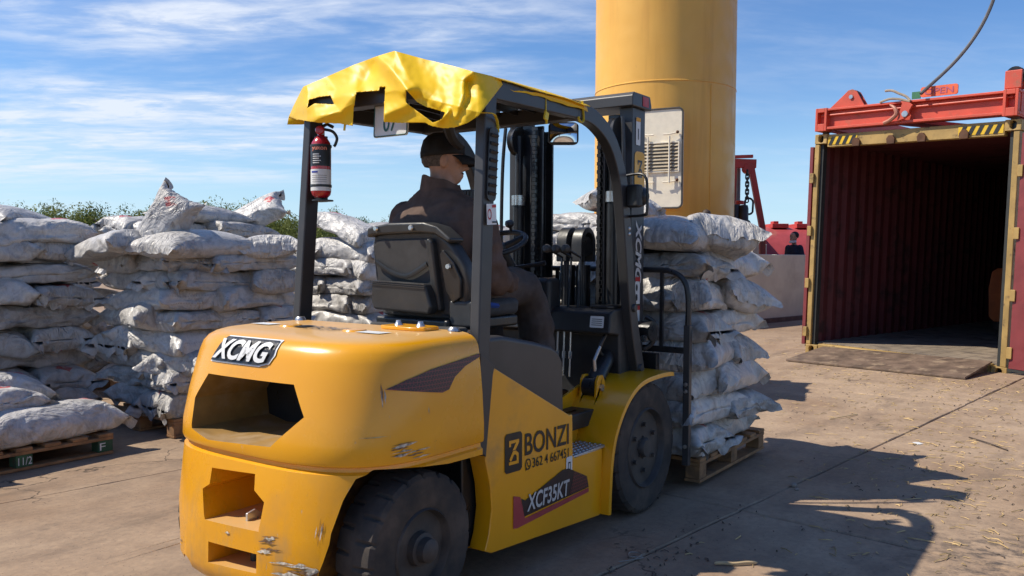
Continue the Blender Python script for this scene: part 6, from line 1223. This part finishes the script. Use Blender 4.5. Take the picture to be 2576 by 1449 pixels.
for k in range(32):
    a = 2 * math.pi * k / 32; zt = 1.744 - .024 * math.cos(a - fd) + .004 * math.sin(5 * a); d = V(math.cos(a), math.sin(a), 0)
    for q, (rr_, zz) in zip(cr_, ((.104, 1.675), (.090, zt), (.078, zt - .006), (.080, 1.70))): q.append(V(-.982, -.042, 0) + d * rr_ + V(0, 0, zz))
MB().loft(cr_, True, False).build('collar', FLEECE, drv, smooth=70)
t = MB()
for y0, y1, y2 in ((-.16, -.215, -.22), (.04, .10, .11)): limb(t, [(-.95, y0, 1.195), (-.52, y1, 1.205), (-.37, y2, .72)], [.118, .098, .085])
t.ball((-.95, -.06, 1.17), (.15, .21, .10), 14, 10); tr = remeshed(t, 'trousers', TROU, drv, .012, 5)
ruffle(tr.data, lambda q: mnoise.noise(V(q.x * 10, q.y * 14, q.z * 12)) * .014 + mnoise.noise(q * 34) * .004)
for y in (-.22, .11): MB().tube([(-.44, y, .655), (-.36, y, .665), (-.26, y, .645), (-.14, y, .632)], [.045, .055, .05, .035], 12).build('shoe', BLACKP, drv)
MB().tube([(-1.06, -.29, 1.19), (-1.0, -.305, 1.17), (-.9, -.30, 1.16)], [.02, .035, .03], 8, flat=.5).build('shirt_tail', pm('blue_shirt', (.02, .06, .26), .85), drv)
# hair rim and cap
hr = MB()
for k, z, sc in ((0, .095, 1.0), (1, .145, 1.02)): pass
hr.loft([[TH @ V((.055 if math.cos(a) > 0 else .107) * math.cos(a) * m + (-.03 if math.cos(a) > 0 else -.004), .0765 * math.sin(a) * m, z) for a in [2 * math.pi * k / 28 for k in range(28)]] for z, m in ((.075, .86), (.095, .985), (.12, 1.02), (.15, 1.03), (.17, 1.02))], caps=False)
hro = hr.build('hair', pm('greying_hair', (.085, .062, .048), .8, var=.4, vs=90), drv)
cp = MB(); rings = []
for z, m in ((.128, 1.0), (.15, 1.015), (.175, .99), (.200, .90), (.222, .72), (.236, .45), (.241, .12)):
    rings.append([TH @ V(-.012 + (.105 if math.cos(a) > 0 else .104) * math.cos(a) * m, .086 * math.sin(a) * m, z + (.012 * math.cos(a) if z < .2 else 0)) for a in [2 * math.pi * k / 32 for k in range(32)]])
cp.loft(rings, caps=False); cpo = cp.build('cap', CAPM, drv, smooth=50); so = cpo.modifiers.new('t', 'SOLIDIFY'); so.thickness = .004
br = MB(); P = []
for k in range(17):
    a = R(-62 + 124 * k / 16); P.append([TH @ V(-.012 + .100 * math.cos(a) + r_ * .085 * (math.cos(a * 1.1)) ** .6, .086 * math.sin(a) * (1 + .02 * r_), .142 - .030 * r_ * r_ - .016 * (math.sin(a)) ** 2 - .012 * r_) for r_ in (0, .33, .66, 1)])
bo_ = br.grid(P).build('cap_brim', CAPM, cpo, smooth=50); so = bo_.modifiers.new('t', 'SOLIDIFY'); so.thickness = .005
q = MB().ball((0, 0, 0), .006, 8, 5); q.v = [TH @ (V(*v) + V(-.012, 0, .241)) for v in q.v]; q.build('cap_button', CAPM, cpo)
q = MB(); q.grid([[TH @ V(-.118, y, z) for z in (.128, .150)] for y in (-.012, 0, .012)]); q.build('cap_strap', STEEL, cpo)
for sy in (-1, 1):
    q = MB().ball((0, 0, 0), 1, 10, 6); q.v = [TH @ V(v[0] * .004 + .0735, v[1] * .011 + sy * .031, v[2] * .0045 + .112) for v in q.v]; q.build('eye', HAIR, drv)
    q = MB().ball((0, 0, 0), 1, 10, 6); q.v = [TH @ V(v[0] * .006 + .084, v[1] * .020 + sy * .032, v[2] * .0045 + .131) for v in q.v]; q.build('eyebrow', HAIR, drv)
q = MB().ball((0, 0, 0), 1, 12, 6); q.v = [TH @ V(v[0] * .008 + .084, v[1] * .026, v[2] * .006 + .051) for v in q.v]; q.build('moustache', pm('stubble', (.07, .045, .035), .8), drv)
bpy.data.scenes.remove(BAKE)
